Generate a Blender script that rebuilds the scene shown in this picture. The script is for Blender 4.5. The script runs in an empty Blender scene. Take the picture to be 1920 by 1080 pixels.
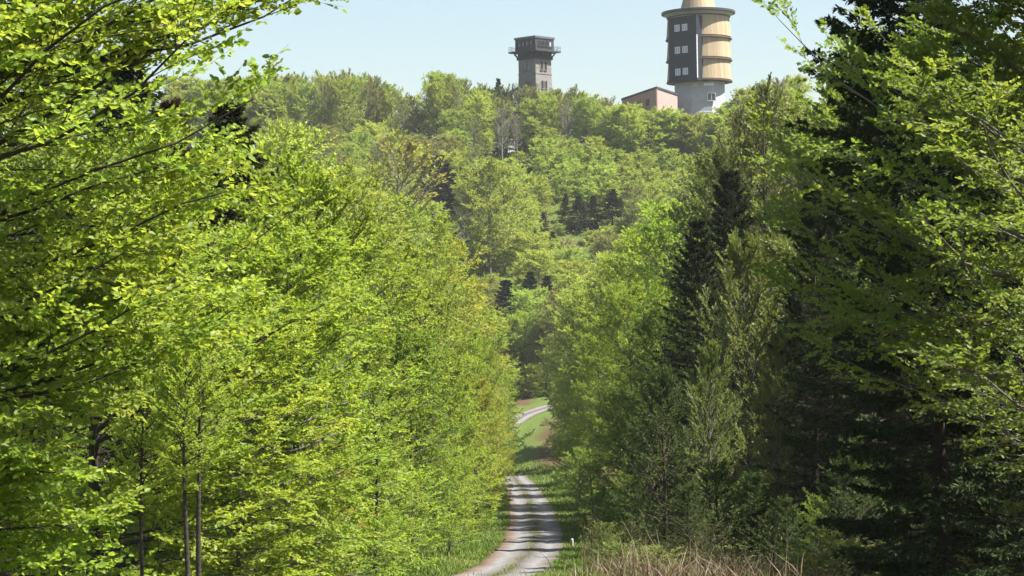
import bpy, math
import numpy as np
from mathutils import Matrix, Vector

# ------------------------------------------------------------------ camera, sky, sun, exposure
scene = bpy.context.scene
COL = scene.collection
FPX = 3850.0                                   # focal length in photograph pixels
CAM_ROT = Matrix.Rotation(math.radians(90.0) + math.atan(20 / FPX), 4, 'X') @ Matrix.Rotation(math.radians(-1.0), 4, 'Z')
cd = bpy.data.cameras.new('camera')
cd.sensor_width = 36.0
cd.lens = 36.0 * FPX / 1920.0
cd.clip_start = 0.1
cd.clip_end = 12000.0
cam = bpy.data.objects.new('camera', cd)
cam.matrix_world = CAM_ROT
COL.objects.link(cam)
scene.camera = cam

SUN_EL, SUN_AZ = math.radians(57.0), math.radians(101.0)   # azimuth clockwise from the view direction (+Y)
world = bpy.data.worlds.new('World')
scene.world = world
world.use_nodes = True
wn, wl = world.node_tree.nodes, world.node_tree.links
wn.clear()
sky = wn.new('ShaderNodeTexSky')
sky.sky_type = 'NISHITA'
sky.sun_disc = False
sky.sun_elevation = SUN_EL
sky.sun_rotation = SUN_AZ
sky.altitude = 900.0
sky.air_density = 1.35
sky.dust_density = 3.0
sky.ozone_density = 0.4
bg = wn.new('ShaderNodeBackground')
bg.inputs['Strength'].default_value = 0.058
wo = wn.new('ShaderNodeOutputWorld')
wl.new(sky.outputs[0], bg.inputs['Color'])
wl.new(bg.outputs[0], wo.inputs['Surface'])

sl = bpy.data.lights.new('sun', 'SUN')
sl.energy = 5.0
sl.angle = math.radians(0.53)
sl.color = (1.0, 0.955, 0.88)
sun = bpy.data.objects.new('sun', sl)
sdir = Vector((math.cos(SUN_EL) * math.sin(SUN_AZ), math.cos(SUN_EL) * math.cos(SUN_AZ), math.sin(SUN_EL)))
sun.rotation_euler = sdir.to_track_quat('Z', 'Y').to_euler()
COL.objects.link(sun)

scene.view_settings.view_transform = 'Standard'
scene.view_settings.look = 'None'
scene.view_settings.exposure = 1.65
scene.view_settings.gamma = 1.0
scene.view_settings.use_curve_mapping = False
cy = scene.cycles
cy.max_bounces = 6
cy.diffuse_bounces = 4
cy.glossy_bounces = 2
cy.transmission_bounces = 4
cy.volume_bounces = 0
cy.caustics_reflective = False
cy.caustics_refractive = False
cy.use_denoising = True

rng = np.random.default_rng(11)
U = lambda a, b, n=None: rng.uniform(a, b, n)
PI = math.pi

# ------------------------------------------------------------------ geometry of the place
CR = np.array(CAM_ROT.to_3x3())


def W(px, py, d):
    """the world point seen at photograph pixel (px, py) at distance d along +Y"""
    v = CR @ np.array(((px - 960) / FPX, (540 - py) / FPX, -1.0))
    return v * (d / v[1])


def to_px(p):
    v = CR.T @ np.asarray(p, float)
    return 960 + FPX * v[0] / -v[2], 540 - FPX * v[1] / -v[2]


_pd = np.array([-200, -40, 0, 16, 30, 48, 68, 105, 140, 165, 190, 213, 236, 255, 275, 295, 305, 320, 350, 380, 410, 432, 455, 480, 520, 700, 1500, 9000.])
_pz = np.array([18, 3.2, -1.75, -3.0, -4.55, -6.75, -9.2, -12.0, -14.0, -15.5, -16.95, -18.0, -21.6, -21.6, -18.6, -15.9, -14.6, -9.5, 1.5, 12.5, 23, 30, 33, 32, 24, -25, -60, -80.])
_dd = np.arange(-200, 1500, 1.0)
_zz = np.interp(_dd, _pd, _pz)
_k = np.exp(-0.5 * (np.arange(-18, 19) / 6.0) ** 2)
_k /= _k.sum()
_zz = np.convolve(np.pad(_zz, 18, mode='edge'), _k, 'valid')
# path centre line: distance -> x
_xd = np.array([-50, 30, 50, 68, 88, 108, 140, 178, 200, 218, 245, 265, 278, 288, 294, 297, 300])
_xp = np.array([-9, -3.9, -1.8, -0.38, 0.68, 1.0, 0.95, 0.45, -0.2, -0.9, -2.2, -2.6, -1.8, 0.2, 2.5, 5.0, 10.0])
_xx = np.interp(_dd, _xd, _xp)
_k2 = np.exp(-0.5 * (np.arange(-12, 13) / 4.0) ** 2)
_k2 /= _k2.sum()
_xx = np.convolve(np.pad(_xx, 12, mode='edge'), _k2, 'valid')


def path_x(y):
    return np.interp(y, _dd, _xx)


def sm(a, b, x):
    t = np.clip((x - a) / (b - a), 0, 1)
    return t * t * (3 - 2 * t)


def ground(x, y):
    x = np.asarray(x, float)
    y = np.asarray(y, float)
    z = np.interp(y, _dd, _zz)
    z = np.where(y > 1499, np.interp(y, _pd, _pz), z)
    u = x - path_x(y)
    a = np.abs(u)
    near = 1 - sm(270, 310, y)
    bank = (-0.05 + 0.17 * sm(50, 95, y)) * np.clip(a - 3.2, 0, 60) + 0.30 * sm(2.4, 4.2, u) * (0.6 + 0.4 * np.sin(y * 0.21))
    z = z + near * bank
    off = sm(2.2, 5.0, a)
    z = z + off * (0.22 * np.sin(x * 0.61 + y * 0.13) * np.sin(y * 0.37 + x * 0.2) + 0.1 * np.sin(x * 1.7) * np.sin(y * 1.3))
    hill = sm(300, 380, y) * (1 - sm(520, 700, y))
    z = z + hill * (1.6 * np.sin(x * 0.09 + 1) * np.sin(y * 0.05) + 4.0 * np.exp(-((x - 40) / 22.0) ** 2) * sm(428, 446, y))
    z = z + hill * np.clip((np.abs(x) - 25) * 0.05, 0, 6)
    return z


# ------------------------------------------------------------------ materials
MAT = {}


def new_mat(name):
    m = bpy.data.materials.new(name)
    m.use_nodes = True
    n, l = m.node_tree.nodes, m.node_tree.links
    n.clear()
    out = n.new('ShaderNodeOutputMaterial')
    MAT[name] = m
    return m, n, l, out


def ramp(n, stops):
    r = n.new('ShaderNodeValToRGB')
    e = r.color_ramp.elements
    while len(e) < len(stops):
        e.new(0.5)
    for i, (p, c) in enumerate(stops):
        e[i].position = p
        e[i].color = (*c, 1)
    return r


def leaf_mat(name, stops, trans=0.5, spec=0.35, rough=0.5, hue=0.010, val=0.18, tboost=(1.35, 1.25, 0.85)):
    m, n, l, out = new_mat(name)
    at = n.new('ShaderNodeAttribute')
    at.attribute_name = 'rnd'
    r = ramp(n, stops)
    l.new(at.outputs['Fac'], r.inputs[0])
    oi = n.new('ShaderNodeObjectInfo')
    hs = n.new('ShaderNodeHueSaturation')
    mh = n.new('ShaderNodeMapRange')
    mh.inputs[3].default_value = 0.5 - hue
    mh.inputs[4].default_value = 0.5 + hue
    l.new(oi.outputs['Random'], mh.inputs[0])
    l.new(mh.outputs[0], hs.inputs['Hue'])
    mul = n.new('ShaderNodeMath')
    mul.operation = 'MULTIPLY'
    mul.inputs[1].default_value = 7.31
    fr = n.new('ShaderNodeMath')
    fr.operation = 'FRACT'
    l.new(oi.outputs['Random'], mul.inputs[0])
    l.new(mul.outputs[0], fr.inputs[0])
    mv = n.new('ShaderNodeMapRange')
    mv.inputs[3].default_value = 1 - val
    mv.inputs[4].default_value = 1 + val
    l.new(fr.outputs[0], mv.inputs[0])
    l.new(mv.outputs[0], hs.inputs['Value'])
    l.new(r.outputs[0], hs.inputs['Color'])
    p = n.new('ShaderNodeBsdfPrincipled')
    p.inputs['Roughness'].default_value = rough
    p.inputs['Specular IOR Level'].default_value = spec
    l.new(hs.outputs[0], p.inputs['Base Color'])
    if trans > 0:
        tb = n.new('ShaderNodeMix')
        tb.data_type = 'RGBA'
        tb.blend_type = 'MULTIPLY'
        tb.inputs[0].default_value = 1.0
        l.new(hs.outputs[0], tb.inputs[6])
        tb.inputs[7].default_value = (*tboost, 1)
        t = n.new('ShaderNodeBsdfTranslucent')
        l.new(tb.outputs[2], t.inputs['Color'])
        mx = n.new('ShaderNodeMixShader')
        mx.inputs[0].default_value = trans
        l.new(p.outputs[0], mx.inputs[1])
        l.new(t.outputs[0], mx.inputs[2])
        l.new(mx.outputs[0], out.inputs[0])
    else:
        l.new(p.outputs[0], out.inputs[0])
    return m


G = lambda r, g, b: (r, g, b)
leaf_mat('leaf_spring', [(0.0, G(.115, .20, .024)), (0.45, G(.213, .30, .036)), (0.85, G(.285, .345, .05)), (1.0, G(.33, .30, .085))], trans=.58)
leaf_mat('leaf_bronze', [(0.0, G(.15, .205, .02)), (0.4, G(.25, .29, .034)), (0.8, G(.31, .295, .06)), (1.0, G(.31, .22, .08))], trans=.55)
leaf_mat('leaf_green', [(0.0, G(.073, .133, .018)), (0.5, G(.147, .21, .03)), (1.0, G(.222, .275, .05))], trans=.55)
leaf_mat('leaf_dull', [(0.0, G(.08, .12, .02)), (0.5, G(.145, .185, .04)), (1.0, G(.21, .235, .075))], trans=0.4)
leaf_mat('leaf_far', [(0.0, G(.165, .235, .042)), (0.5, G(.265, .34, .062)), (0.9, G(.335, .38, .085)), (1.0, G(.35, .31, .13))], hue=0.014, val=0.18, trans=.58)
leaf_mat('leaf_olive', [(0.0, G(.13, .15, .038)), (0.5, G(.205, .23, .055)), (1.0, G(.27, .26, .095))], hue=0.015, val=0.2, trans=0.4)
leaf_mat('needle', [(0.0, G(.013, .021, .006)), (0.5, G(.024, .036, .009)), (1.0, G(.046, .060, .014))], trans=0.1, spec=0.12, rough=.65, hue=0.02)
leaf_mat('needle_young', [(0.0, G(.03, .06, .012)), (0.5, G(.06, .10, .018)), (1.0, G(.11, .15, .03))], trans=0.25, spec=0.25)
leaf_mat('needle_dead', [(0.0, G(.045, .03, .018)), (0.5, G(.07, .05, .025)), (1.0, G(.09, .08, .035))], trans=0.1, spec=0.1)
leaf_mat('grass_blade', [(0.0, G(.06, .10, .016)), (0.5, G(.10, .155, .024)), (0.85, G(.15, .19, .04)), (1.0, G(.25, .21, .095))], trans=0.35, spec=0.2)
leaf_mat('dry_stalk', [(0.0, G(.09, .06, .036)), (0.45, G(.19, .138, .085)), (1.0, G(.36, .285, .18))], trans=0.25, spec=0.2, hue=0.0, tboost=(1, 1, 1))


def solid(name, col, rough=0.8, col2=None, scale=4.0, bump=0.0, spec=0.3, rnd=0.0, metal=0.0, detail=6.0, stretch=(1, 1, 1), coords='Object'):
    m, n, l, out = new_mat(name)
    p = n.new('ShaderNodeBsdfPrincipled')
    p.inputs['Roughness'].default_value = rough
    p.inputs['Specular IOR Level'].default_value = spec
    p.inputs['Metallic'].default_value = metal
    tc = n.new('ShaderNodeTexCoord')
    mp = n.new('ShaderNodeMapping')
    mp.inputs['Scale'].default_value = stretch
    l.new(tc.outputs[coords], mp.inputs[0])
    nz = n.new('ShaderNodeTexNoise')
    nz.inputs['Scale'].default_value = scale
    nz.inputs['Detail'].default_value = detail
    l.new(mp.outputs[0], nz.inputs['Vector'])
    r = ramp(n, [(0.3, col), (0.7, col2 or tuple(c * 0.75 for c in col))])
    l.new(nz.outputs['Fac'], r.inputs[0])
    src = r.outputs[0]
    if rnd:
        oi = n.new('ShaderNodeObjectInfo')
        mv = n.new('ShaderNodeMapRange')
        mv.inputs[3].default_value = 1 - rnd
        mv.inputs[4].default_value = 1 + rnd
        l.new(oi.outputs['Random'], mv.inputs[0])
        hs = n.new('ShaderNodeHueSaturation')
        l.new(mv.outputs[0], hs.inputs['Value'])
        l.new(src, hs.inputs['Color'])
        src = hs.outputs[0]
    l.new(src, p.inputs['Base Color'])
    if bump:
        b = n.new('ShaderNodeBump')
        b.inputs['Strength'].default_value = bump
        b.inputs['Distance'].default_value = 0.05
        l.new(nz.outputs['Fac'], b.inputs['Height'])
        l.new(b.outputs[0], p.inputs['Normal'])
    l.new(p.outputs[0], out.inputs[0])
    return m


solid('bark_grey', (.13, .12, .10), 0.9, (.065, .058, .045), 6, 0.5, stretch=(1, 1, .3))
solid('bark_pale', (.22, .205, .18), 0.85, (.12, .11, .10), 3, 0.3, stretch=(1, 1, .5))
solid('bark_dark', (.05, .042, .03), 0.95, (.022, .018, .013), 8, 0.5)
solid('bark_brown', (.085, .062, .042), 0.95, (.04, .028, .02), 7, 0.5)
solid('stone', (.22, .205, .19), 0.9, (.14, .132, .125), 1.6, 0.5, detail=10)
solid('dark_timber', (.045, .045, .052), 0.75, (.028, .029, .034), 2.5, 0.3, stretch=(6, 6, .4))
solid('dark_metal', (.035, .037, .042), 0.5, (.05, .05, .055), 3)
solid('slate_roof', (.10, .11, .12), 0.6, (.07, .075, .08), 2)
solid('concrete', (.40, .41, .43), 0.9, (.32, .33, .35), 0.7, 0.2, detail=10)
solid('pale_slab', (.55, .54, .52), 0.85, (.42, .41, .40), 1.5)
solid('larch_board', (.38, .30, .195), 0.85, (.30, .23, .145), 1.2, 0.1, stretch=(5, 5, .35), rnd=0.13, spec=.15)
solid('band_wood', (.10, .065, .04), 0.8, (.06, .042, .03), 2)
solid('anthracite', (.011, .015, .022), 0.7, (.015, .019, .027), 1.5, spec=0.2)
solid('white_frame', (.75, .76, .78), 0.5, (.66, .67, .70), 3)
solid('brick_lit', (.40, .28, .245), 0.9, (.32, .21, .185), 2.2, 0.2, detail=8)  # hall brick in the tone of its sunlit face
solid('brick_shaded', (.43, .27, .225), 0.9, (.34, .20, .165), 2.2, 0.2, detail=8)  # the same brick, redder, as its shaded side looks
solid('fascia_dark', (.05, .048, .05), 0.6, (.035, .034, .036), 3)
solid('weathered_wood', (.42, .41, .38), 0.9, (.27, .25, .22), 8, 0.4, stretch=(1, 1, .2))


def glass_mat(name, tint):
    m, n, l, out = new_mat(name)
    p = n.new('ShaderNodeBsdfPrincipled')
    p.inputs['Base Color'].default_value = (*tint, 1)
    p.inputs['Roughness'].default_value = 0.08
    p.inputs['Specular IOR Level'].default_value = 0.8
    l.new(p.outputs[0], out.inputs[0])


glass_mat('window_glass', (.02, .024, .03))
glass_mat('pale_pane', (.36, .38, .41))

# ground: grass, leaf litter and bare soil in patches
m, n, l, out = new_mat('ground')
p = n.new('ShaderNodeBsdfPrincipled')
p.inputs['Roughness'].default_value = 0.95
p.inputs['Specular IOR Level'].default_value = 0.1
geo = n.new('ShaderNodeNewGeometry')
n1 = n.new('ShaderNodeTexNoise')
n1.inputs['Scale'].default_value = 0.35
n1.inputs['Detail'].default_value = 8
n2 = n.new('ShaderNodeTexNoise')
n2.inputs['Scale'].default_value = 6.0
n2.inputs['Detail'].default_value = 8
at = n.new('ShaderNodeAttribute')
at.attribute_name = 'verge'
l.new(geo.outputs['Position'], n1.inputs['Vector'])
l.new(geo.outputs['Position'], n2.inputs['Vector'])
rg = ramp(n, [(0.25, (.04, .065, .014)), (0.5, (.07, .105, .02)), (0.75, (.115, .13, .035))])
rs = ramp(n, [(0.3, (.035, .022, .013)), (0.5, (.075, .048, .026)), (0.7, (.12, .085, .045))])
l.new(n2.outputs['Fac'], rg.inputs[0])
l.new(n2.outputs['Fac'], rs.inputs[0])
ad = n.new('ShaderNodeMath')
ad.operation = 'ADD'
l.new(at.outputs['Fac'], ad.inputs[0])
l.new(n1.outputs['Fac'], ad.inputs[1])
mr = n.new('ShaderNodeMapRange')
mr.inputs[1].default_value = 0.55
mr.inputs[2].default_value = 0.95
l.new(ad.outputs[0], mr.inputs[0])
mx = n.new('ShaderNodeMix')
mx.data_type = 'RGBA'
l.new(mr.outputs[0], mx.inputs[0])
l.new(rs.outputs[0], mx.inputs[6])
l.new(rg.outputs[0], mx.inputs[7])
l.new(mx.outputs[2], p.inputs['Base Color'])
bp = n.new('ShaderNodeBump')
bp.inputs['Strength'].default_value = 0.8
bp.inputs['Distance'].default_value = 0.12
l.new(n2.outputs['Fac'], bp.inputs['Height'])
l.new(bp.outputs[0], p.inputs['Normal'])
l.new(p.outputs[0], out.inputs[0])

# path: two worn pale wheel tracks, a rustier litter-strewn crown and edges
m, n, l, out = new_mat('gravel')
p = n.new('ShaderNodeBsdfPrincipled')
p.inputs['Roughness'].default_value = 0.95
p.inputs['Specular IOR Level'].default_value = 0.15
at = n.new('ShaderNodeAttribute')
at.attribute_name = 'cross'           # 0 left edge .. 1 right edge
geo = n.new('ShaderNodeNewGeometry')
n1 = n.new('ShaderNodeTexNoise')
n1.inputs['Scale'].default_value = 4.5
n1.inputs['Detail'].default_value = 12
n1.inputs['Roughness'].default_value = .72
n3 = n.new('ShaderNodeTexNoise')
n3.inputs['Scale'].default_value = 0.5
n3.inputs['Detail'].default_value = 6
l.new(geo.outputs['Position'], n1.inputs['Vector'])
l.new(geo.outputs['Position'], n3.inputs['Vector'])
dn = n.new('ShaderNodeMath')
dn.operation = 'MULTIPLY_ADD'
dn.inputs[1].default_value = 0.22
l.new(n3.outputs['Fac'], dn.inputs[0])
sb = n.new('ShaderNodeMath')
sb.operation = 'SUBTRACT'
sb.inputs[1].default_value = 0.11
l.new(at.outputs['Fac'], sb.inputs[0])
l.new(sb.outputs[0], dn.inputs[2])
rp = ramp(n, [(0.0, (.07, .05, .03)), (0.1, (.12, .082, .06)), (0.26, (.165, .162, .162)), (0.40, (.12, .11, .102)), (0.52, (.07, .062, .045)), (0.62, (.11, .10, .094)), (0.76, (.168, .165, .165)), (0.92, (.11, .095, .082)), (1.0, (.05, .065, .022))])
l.new(dn.outputs[0], rp.inputs[0])
rf = ramp(n, [(0.3, (.5, .5, .5)), (0.5, (1, 1, 1)), (0.72, (1.35, 1.35, 1.35))])
l.new(n1.outputs['Fac'], rf.inputs[0])
mx = n.new('ShaderNodeMix')
mx.data_type = 'RGBA'
mx.blend_type = 'MULTIPLY'
mx.inputs[0].default_value = 1
l.new(rp.outputs[0], mx.inputs[6])
l.new(rf.outputs[0], mx.inputs[7])
l.new(mx.outputs[2], p.inputs['Base Color'])
bp = n.new('ShaderNodeBump')
bp.inputs['Strength'].default_value = 0.6
bp.inputs['Distance'].default_value = 0.04
l.new(n1.outputs['Fac'], bp.inputs['Height'])
l.new(bp.outputs[0], p.inputs['Normal'])
l.new(p.outputs[0], out.inputs[0])


# ------------------------------------------------------------------ mesh helpers
def raw_mesh(name, V, quads=None, tris=None, mat=None, attrs=None, smooth=False):
    V = np.asarray(V, np.float32).reshape(-1, 3)
    q = np.zeros((0, 4), np.int32) if quads is None else np.asarray(quads, np.int32).reshape(-1, 4)
    t = np.zeros((0, 3), np.int32) if tris is None else np.asarray(tris, np.int32).reshape(-1, 3)
    me = bpy.data.meshes.new(name)
    me.vertices.add(len(V))
    me.vertices.foreach_set('co', V.ravel())
    loops = np.concatenate([q.ravel(), t.ravel()])
    me.loops.add(len(loops))
    me.loops.foreach_set('vertex_index', loops)
    me.polygons.add(len(q) + len(t))
    st = np.concatenate([np.arange(len(q)) * 4, len(q) * 4 + np.arange(len(t)) * 3]).astype(np.int32)
    me.polygons.foreach_set('loop_start', st)
    for k, v in (attrs or {}).items():
        me.attributes.new(k, 'FLOAT', 'POINT').data.foreach_set('value', np.asarray(v, np.float32).ravel())
    me.update(calc_edges=True)
    me.polygons.foreach_set('use_smooth', np.full(len(q) + len(t), smooth, bool))
    if mat:
        me.materials.append(MAT[mat])
    return me


def link(name, me, parent=None, loc=None, rot=None, scale=None, **props):
    o = bpy.data.objects.new(name, me)
    COL.objects.link(o)
    if parent is not None:
        o.parent = parent
    if loc is not None:
        o.location = tuple(float(v) for v in loc)
    if rot is not None:
        o.rotation_euler = rot
    if scale is not None:
        o.scale = scale
    for k, v in props.items():
        if v is not None:
            o[k] = v
    return o


def nrm(v):
    return v / np.maximum(np.linalg.norm(v, axis=-1, keepdims=True), 1e-9)


def tubes(P, R, s):
    """P (n,k,3) polylines, R (n,k) radii -> verts, quads"""
    P = np.asarray(P, float)
    n_, k_, _ = P.shape
    T = nrm(np.gradient(P, axis=1))
    ref = np.zeros_like(T)
    flat = np.abs(T[..., 2]) < 0.85
    ref[..., 2] = flat
    ref[..., 0] = ~flat
    A = nrm(np.cross(T, ref))
    B = np.cross(T, A)
    an = np.arange(s) * 2 * PI / s
    V = P[:, :, None] + R[:, :, None, None] * (np.cos(an)[:, None] * A[:, :, None] + np.sin(an)[:, None] * B[:, :, None])
    i = (np.arange(n_)[:, None, None] * k_ + np.arange(k_ - 1)[None, :, None]) * s
    j = np.arange(s)[None, None]
    j2 = (j + 1) % s
    Q = np.stack([i + j, i + j2, i + s + j2, i + s + j], -1).reshape(-1, 4)
    return V.reshape(-1, 3), Q


def join(parts):
    V, Q, o = [], [], 0
    for v, q in parts:
        V.append(v)
        Q.append(q + o)
        o += len(v)
    return np.concatenate(V), np.concatenate(Q)


def leaf_geo(P, D, N, L, Wd, fine):
    """leaves at P, midrib D, normal N, length L, width Wd; fine=2 quads folded on the midrib, else one folded diamond"""
    D = nrm(D)
    S = nrm(np.cross(D, N))
    N = np.cross(S, D)
    L = L[:, None]
    h = Wd[:, None] * 0.5
    n_ = len(P)
    if fine:
        sag = -0.12 * L * N
        V = np.stack([P, P + .28 * L * D + .92 * h * S + .22 * h * N, P + .66 * L * D + .8 * h * S + .15 * h * N + .4 * sag, P + L * D + sag,
                      P + .66 * L * D - .8 * h * S + .15 * h * N + .4 * sag, P + .28 * L * D - .92 * h * S + .22 * h * N], 1)
        b = np.arange(n_)[:, None] * 6
        Q = np.concatenate([b + [[0, 1, 2, 3]], b + [[0, 3, 4, 5]]], 1).reshape(-1, 4)
        m_ = 6
    else:
        V = np.stack([P, P + .45 * L * D + h * S + .2 * h * N, P + L * D - .08 * L * N, P + .45 * L * D - h * S + .2 * h * N], 1)
        Q = np.arange(n_)[:, None] * 4 + np.array([[0, 1, 2, 3]])
        m_ = 4
    return V.reshape(-1, 3), Q, m_


# ------------------------------------------------------------------ trees
def rotz(v, a):
    c, s = np.cos(a), np.sin(a)
    return np.stack([v[..., 0] * c - v[..., 1] * s, v[..., 0] * s + v[..., 1] * c, v[..., 2]], -1)


def polyl(B, D, L, k, curv, wob, sag=0.0):
    """n polylines of k points from B along D, length L, bending by curv (up +) with sideways wobble"""
    s = np.linspace(0, 1, k)[None, :, None]
    P = B[:, None] + D[:, None] * L[:, None, None] * s
    P[..., 2] += (curv * L)[:, None] * s[..., 0] ** 2 - sag * L[:, None] * s[..., 0] ** 3
    ph = U(0, 6.28, (len(B), 1))
    side = nrm(np.cross(D, np.array([0, 0, 1.0]) + 1e-3))
    P += side[:, None] * (wob * L)[:, None, None] * (np.sin(s * 5 + ph[..., None]) - np.sin(ph[..., None])) * s
    P[..., 2] += wob * 0.5 * L[:, None] * (np.sin(s[..., 0] * 7 + ph * 2) - np.sin(ph * 2)) * s[..., 0]
    return P


def at_poly(P, idx, s):
    k = P.shape[1]
    f = np.clip(s, 0, 0.9999) * (k - 1)
    i = f.astype(int)
    a = (f - i)[:, None]
    p0, p1 = P[idx, i], P[idx, i + 1]
    return p0 * (1 - a) + p1 * a, nrm(p1 - p0)


def broadleaf(H=12., r0=.13, h0=.12, n1=40, crown=3.2, prof=None, e0=15, e1=65, n2=9, l2=.42, n3=6, l3=.34, m=7, leaf=.10, lw=.62,
              fine=False, vs=.16, lean=(0, 0), keep=None, tilt=.45, curv=.12, wobble=.045, thick=1.0, bare=0.0, twig_r=.0, az=None, forks=0, bias=0.0):
    """skeleton + leaves of one broadleaf tree standing at the origin"""
    kt = 10
    s = np.linspace(0, 1, kt)
    wob = np.stack([np.sin(s * 4 + U(0, 6)) * .018 * H * s, np.cos(s * 3.4 + U(0, 6)) * .018 * H * s], -1)
    TP = np.stack([lean[0] * s ** 1.5 + wob[:, 0], lean[1] * s ** 1.5 + wob[:, 1], s * H], -1)[None]
    TR = (r0 * (1 - s) ** .8 + .012)[None]
    TR[0, 0] *= 1.35
    prof = prof or (lambda t: np.sin(np.clip((t - .02) / .98, 0, 1) ** .75 * PI) ** .7 * .9 + .1)
    t1 = h0 + (0.98 - h0) * (np.arange(n1) + U(.0, 1, n1)) / n1
    a1 = np.arange(n1) * 2.39996 + U(-.5, .5, n1) if az is None else az(n1)
    tt = (t1 - h0) / (1 - h0)
    L1 = crown * prof(tt) * U(.72, 1.15, n1)
    el = np.radians(e0 + (e1 - e0) * tt + U(-9, 9, n1))
    B1, _ = at_poly(TP, np.zeros(n1, int), t1)
    D1 = np.stack([np.cos(a1) * np.cos(el), np.sin(a1) * np.cos(el), np.sin(el)], -1)
    if keep is not None:
        kmask = keep(B1, D1, L1)
        t1, L1, el, B1, D1 = t1[kmask], L1[kmask], el[kmask], B1[kmask], D1[kmask]
        n1 = len(t1)
    P1 = polyl(B1, D1, L1, 7, np.full(n1, curv) * U(.3, 1.5, n1), wobble)
    rb = thick * np.minimum(r0 * .42 * (1 - t1) + .010 + .004 * L1, .011 + .011 * L1)
    R1 = rb[:, None] * (1 - .86 * np.linspace(0, 1, 7))[None]
    # level 2
    i2 = np.repeat(np.arange(n1), n2)
    k2 = np.tile(np.arange(n2), n1)
    s2 = np.clip(.16 + .84 * (k2 + U(0, 1, len(k2))) / n2, 0, .995)
    B2, T2 = at_poly(P1, i2, s2)
    sg = np.where(k2 % 2 == 0, 1., -1.)
    D2 = rotz(T2, sg * np.radians(U(28, 62, len(k2))))
    D2[:, 2] += U(-vs, vs + .1, len(k2))
    D2 = nrm(D2)
    L2 = l2 * L1[i2] * (1.12 - .8 * s2) * U(.6, 1.25, len(k2)) + .12
    P2 = polyl(B2, D2, L2, 4, np.zeros(len(k2)), .05, .05)
    R2 = np.clip(.35 * rb[i2] * (1.2 - s2), .004, .03)[:, None] * (1 - .8 * np.linspace(0, 1, 4))[None]
    # level 3
    N2_ = len(k2)
    i3 = np.repeat(np.arange(N2_), n3)
    k3 = np.tile(np.arange(n3), N2_)
    s3 = np.clip(.12 + .88 * (k3 + U(0, 1, len(k3))) / n3, 0, .995)
    B3, T3 = at_poly(P2, i3, s3)
    D3 = rotz(T3, np.where(k3 % 2 == 0, 1., -1.) * np.radians(U(20, 60, len(k3))))
    D3[:, 2] += U(-vs, vs, len(k3))
    D3 = nrm(D3)
    L3 = l3 * U(.5, 1.2, len(k3)) * np.clip(.5 + L2[i3] / (l2 * crown + .1), .45, 1.1)
    # leaves
    if bare > 0:
        lv = np.nonzero(rng.random(len(i3)) > bare)[0]
    else:
        lv = np.arange(len(i3))
    i4 = np.repeat(lv, m)
    k4 = np.tile(np.arange(m), len(lv))
    s4 = (k4 + U(0, 1, len(k4))) / m
    P4 = B3[i4] + D3[i4] * (L3[i4] * s4)[:, None]
    P4[:, 2] -= .10 * L3[i4] * s4 ** 2
    D4 = rotz(D3[i4], np.where(k4 % 2 == 0, 1., -1.) * np.radians(U(15, 75, len(k4))))
    D4[:, 2] += rng.normal(-.12, .25, len(k4))
    N4 = rng.normal(0, tilt, (len(k4), 3))
    N4[:, 2] += 1.0
    N4[:, 0] += bias
    LL = leaf * (.5 + .85 * rng.beta(2.2, 1.6, len(k4)))
    # colour number: per twig drift + per leaf scatter
    tw = U(0, 1, N2_)[i3][i4]
    rnd = np.clip(.42 * U(0, 1, len(k4)) + .30 * tw + .28 * U(0, 1, len(i3))[i4], 0, 1)
    b4 = i2[i3[i4]]
    return dict(H=H, TP=TP, TR=TR, P1=P1, R1=R1, P2=P2, R2=R2, i2=i2, B3=B3, D3=D3, L3=L3, i3=i3, P4=P4, D4=D4, N4=N4, LL=LL, lw=lw, fine=fine,
                rnd=rnd, b4=b4, twig_r=twig_r, n1=n1)


def leaves_mesh(sk, mat, sel=None):
    a = slice(None) if sel is None else sel
    V, Q, m_ = leaf_geo(sk['P4'][a], sk['D4'][a], sk['N4'][a], sk['LL'][a], sk['LL'][a] * sk['lw'], sk['fine'])
    return raw_mesh('foliage', V, Q, None, mat, {'rnd': np.repeat(sk['rnd'][a], m_)})


def wood_parts(sk, sel1=None, sides=(5, 3), trunk=False):
    parts = []
    if trunk:
        parts.append(tubes(sk['TP'], sk['TR'], 9))
    i1 = np.arange(sk['n1']) if sel1 is None else np.asarray(sel1)
    if len(i1):
        parts.append(tubes(sk['P1'][i1], sk['R1'][i1], sides[0]))
        m2 = np.isin(sk['i2'], i1)
        parts.append(tubes(sk['P2'][m2], sk['R2'][m2], sides[1]))
        if sk['twig_r'] > 0:
            m3 = m2[sk['i3']]
            B, D, L = sk['B3'][m3], sk['D3'][m3], sk['L3'][m3]
            P3 = np.stack([B, B + D * L[:, None]], 1)
            parts.append(tubes(P3, np.tile([sk['twig_r'], sk['twig_r'] * .4], (len(B), 1)), 3))
    return parts


class Proto:
    """trunk (with limbs) and crown meshes of one kind of tree, shared by its copies"""

    def __init__(self, sk, bark, leaf):
        self.H = sk['H']
        V, Q = join(wood_parts(sk, trunk=True, sides=(4, 3)))
        self.trunk = raw_mesh('trunk', V, Q, None, bark, smooth=True)
        self.crown = leaves_mesh(sk, leaf)
        self.leaf = leaf


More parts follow.
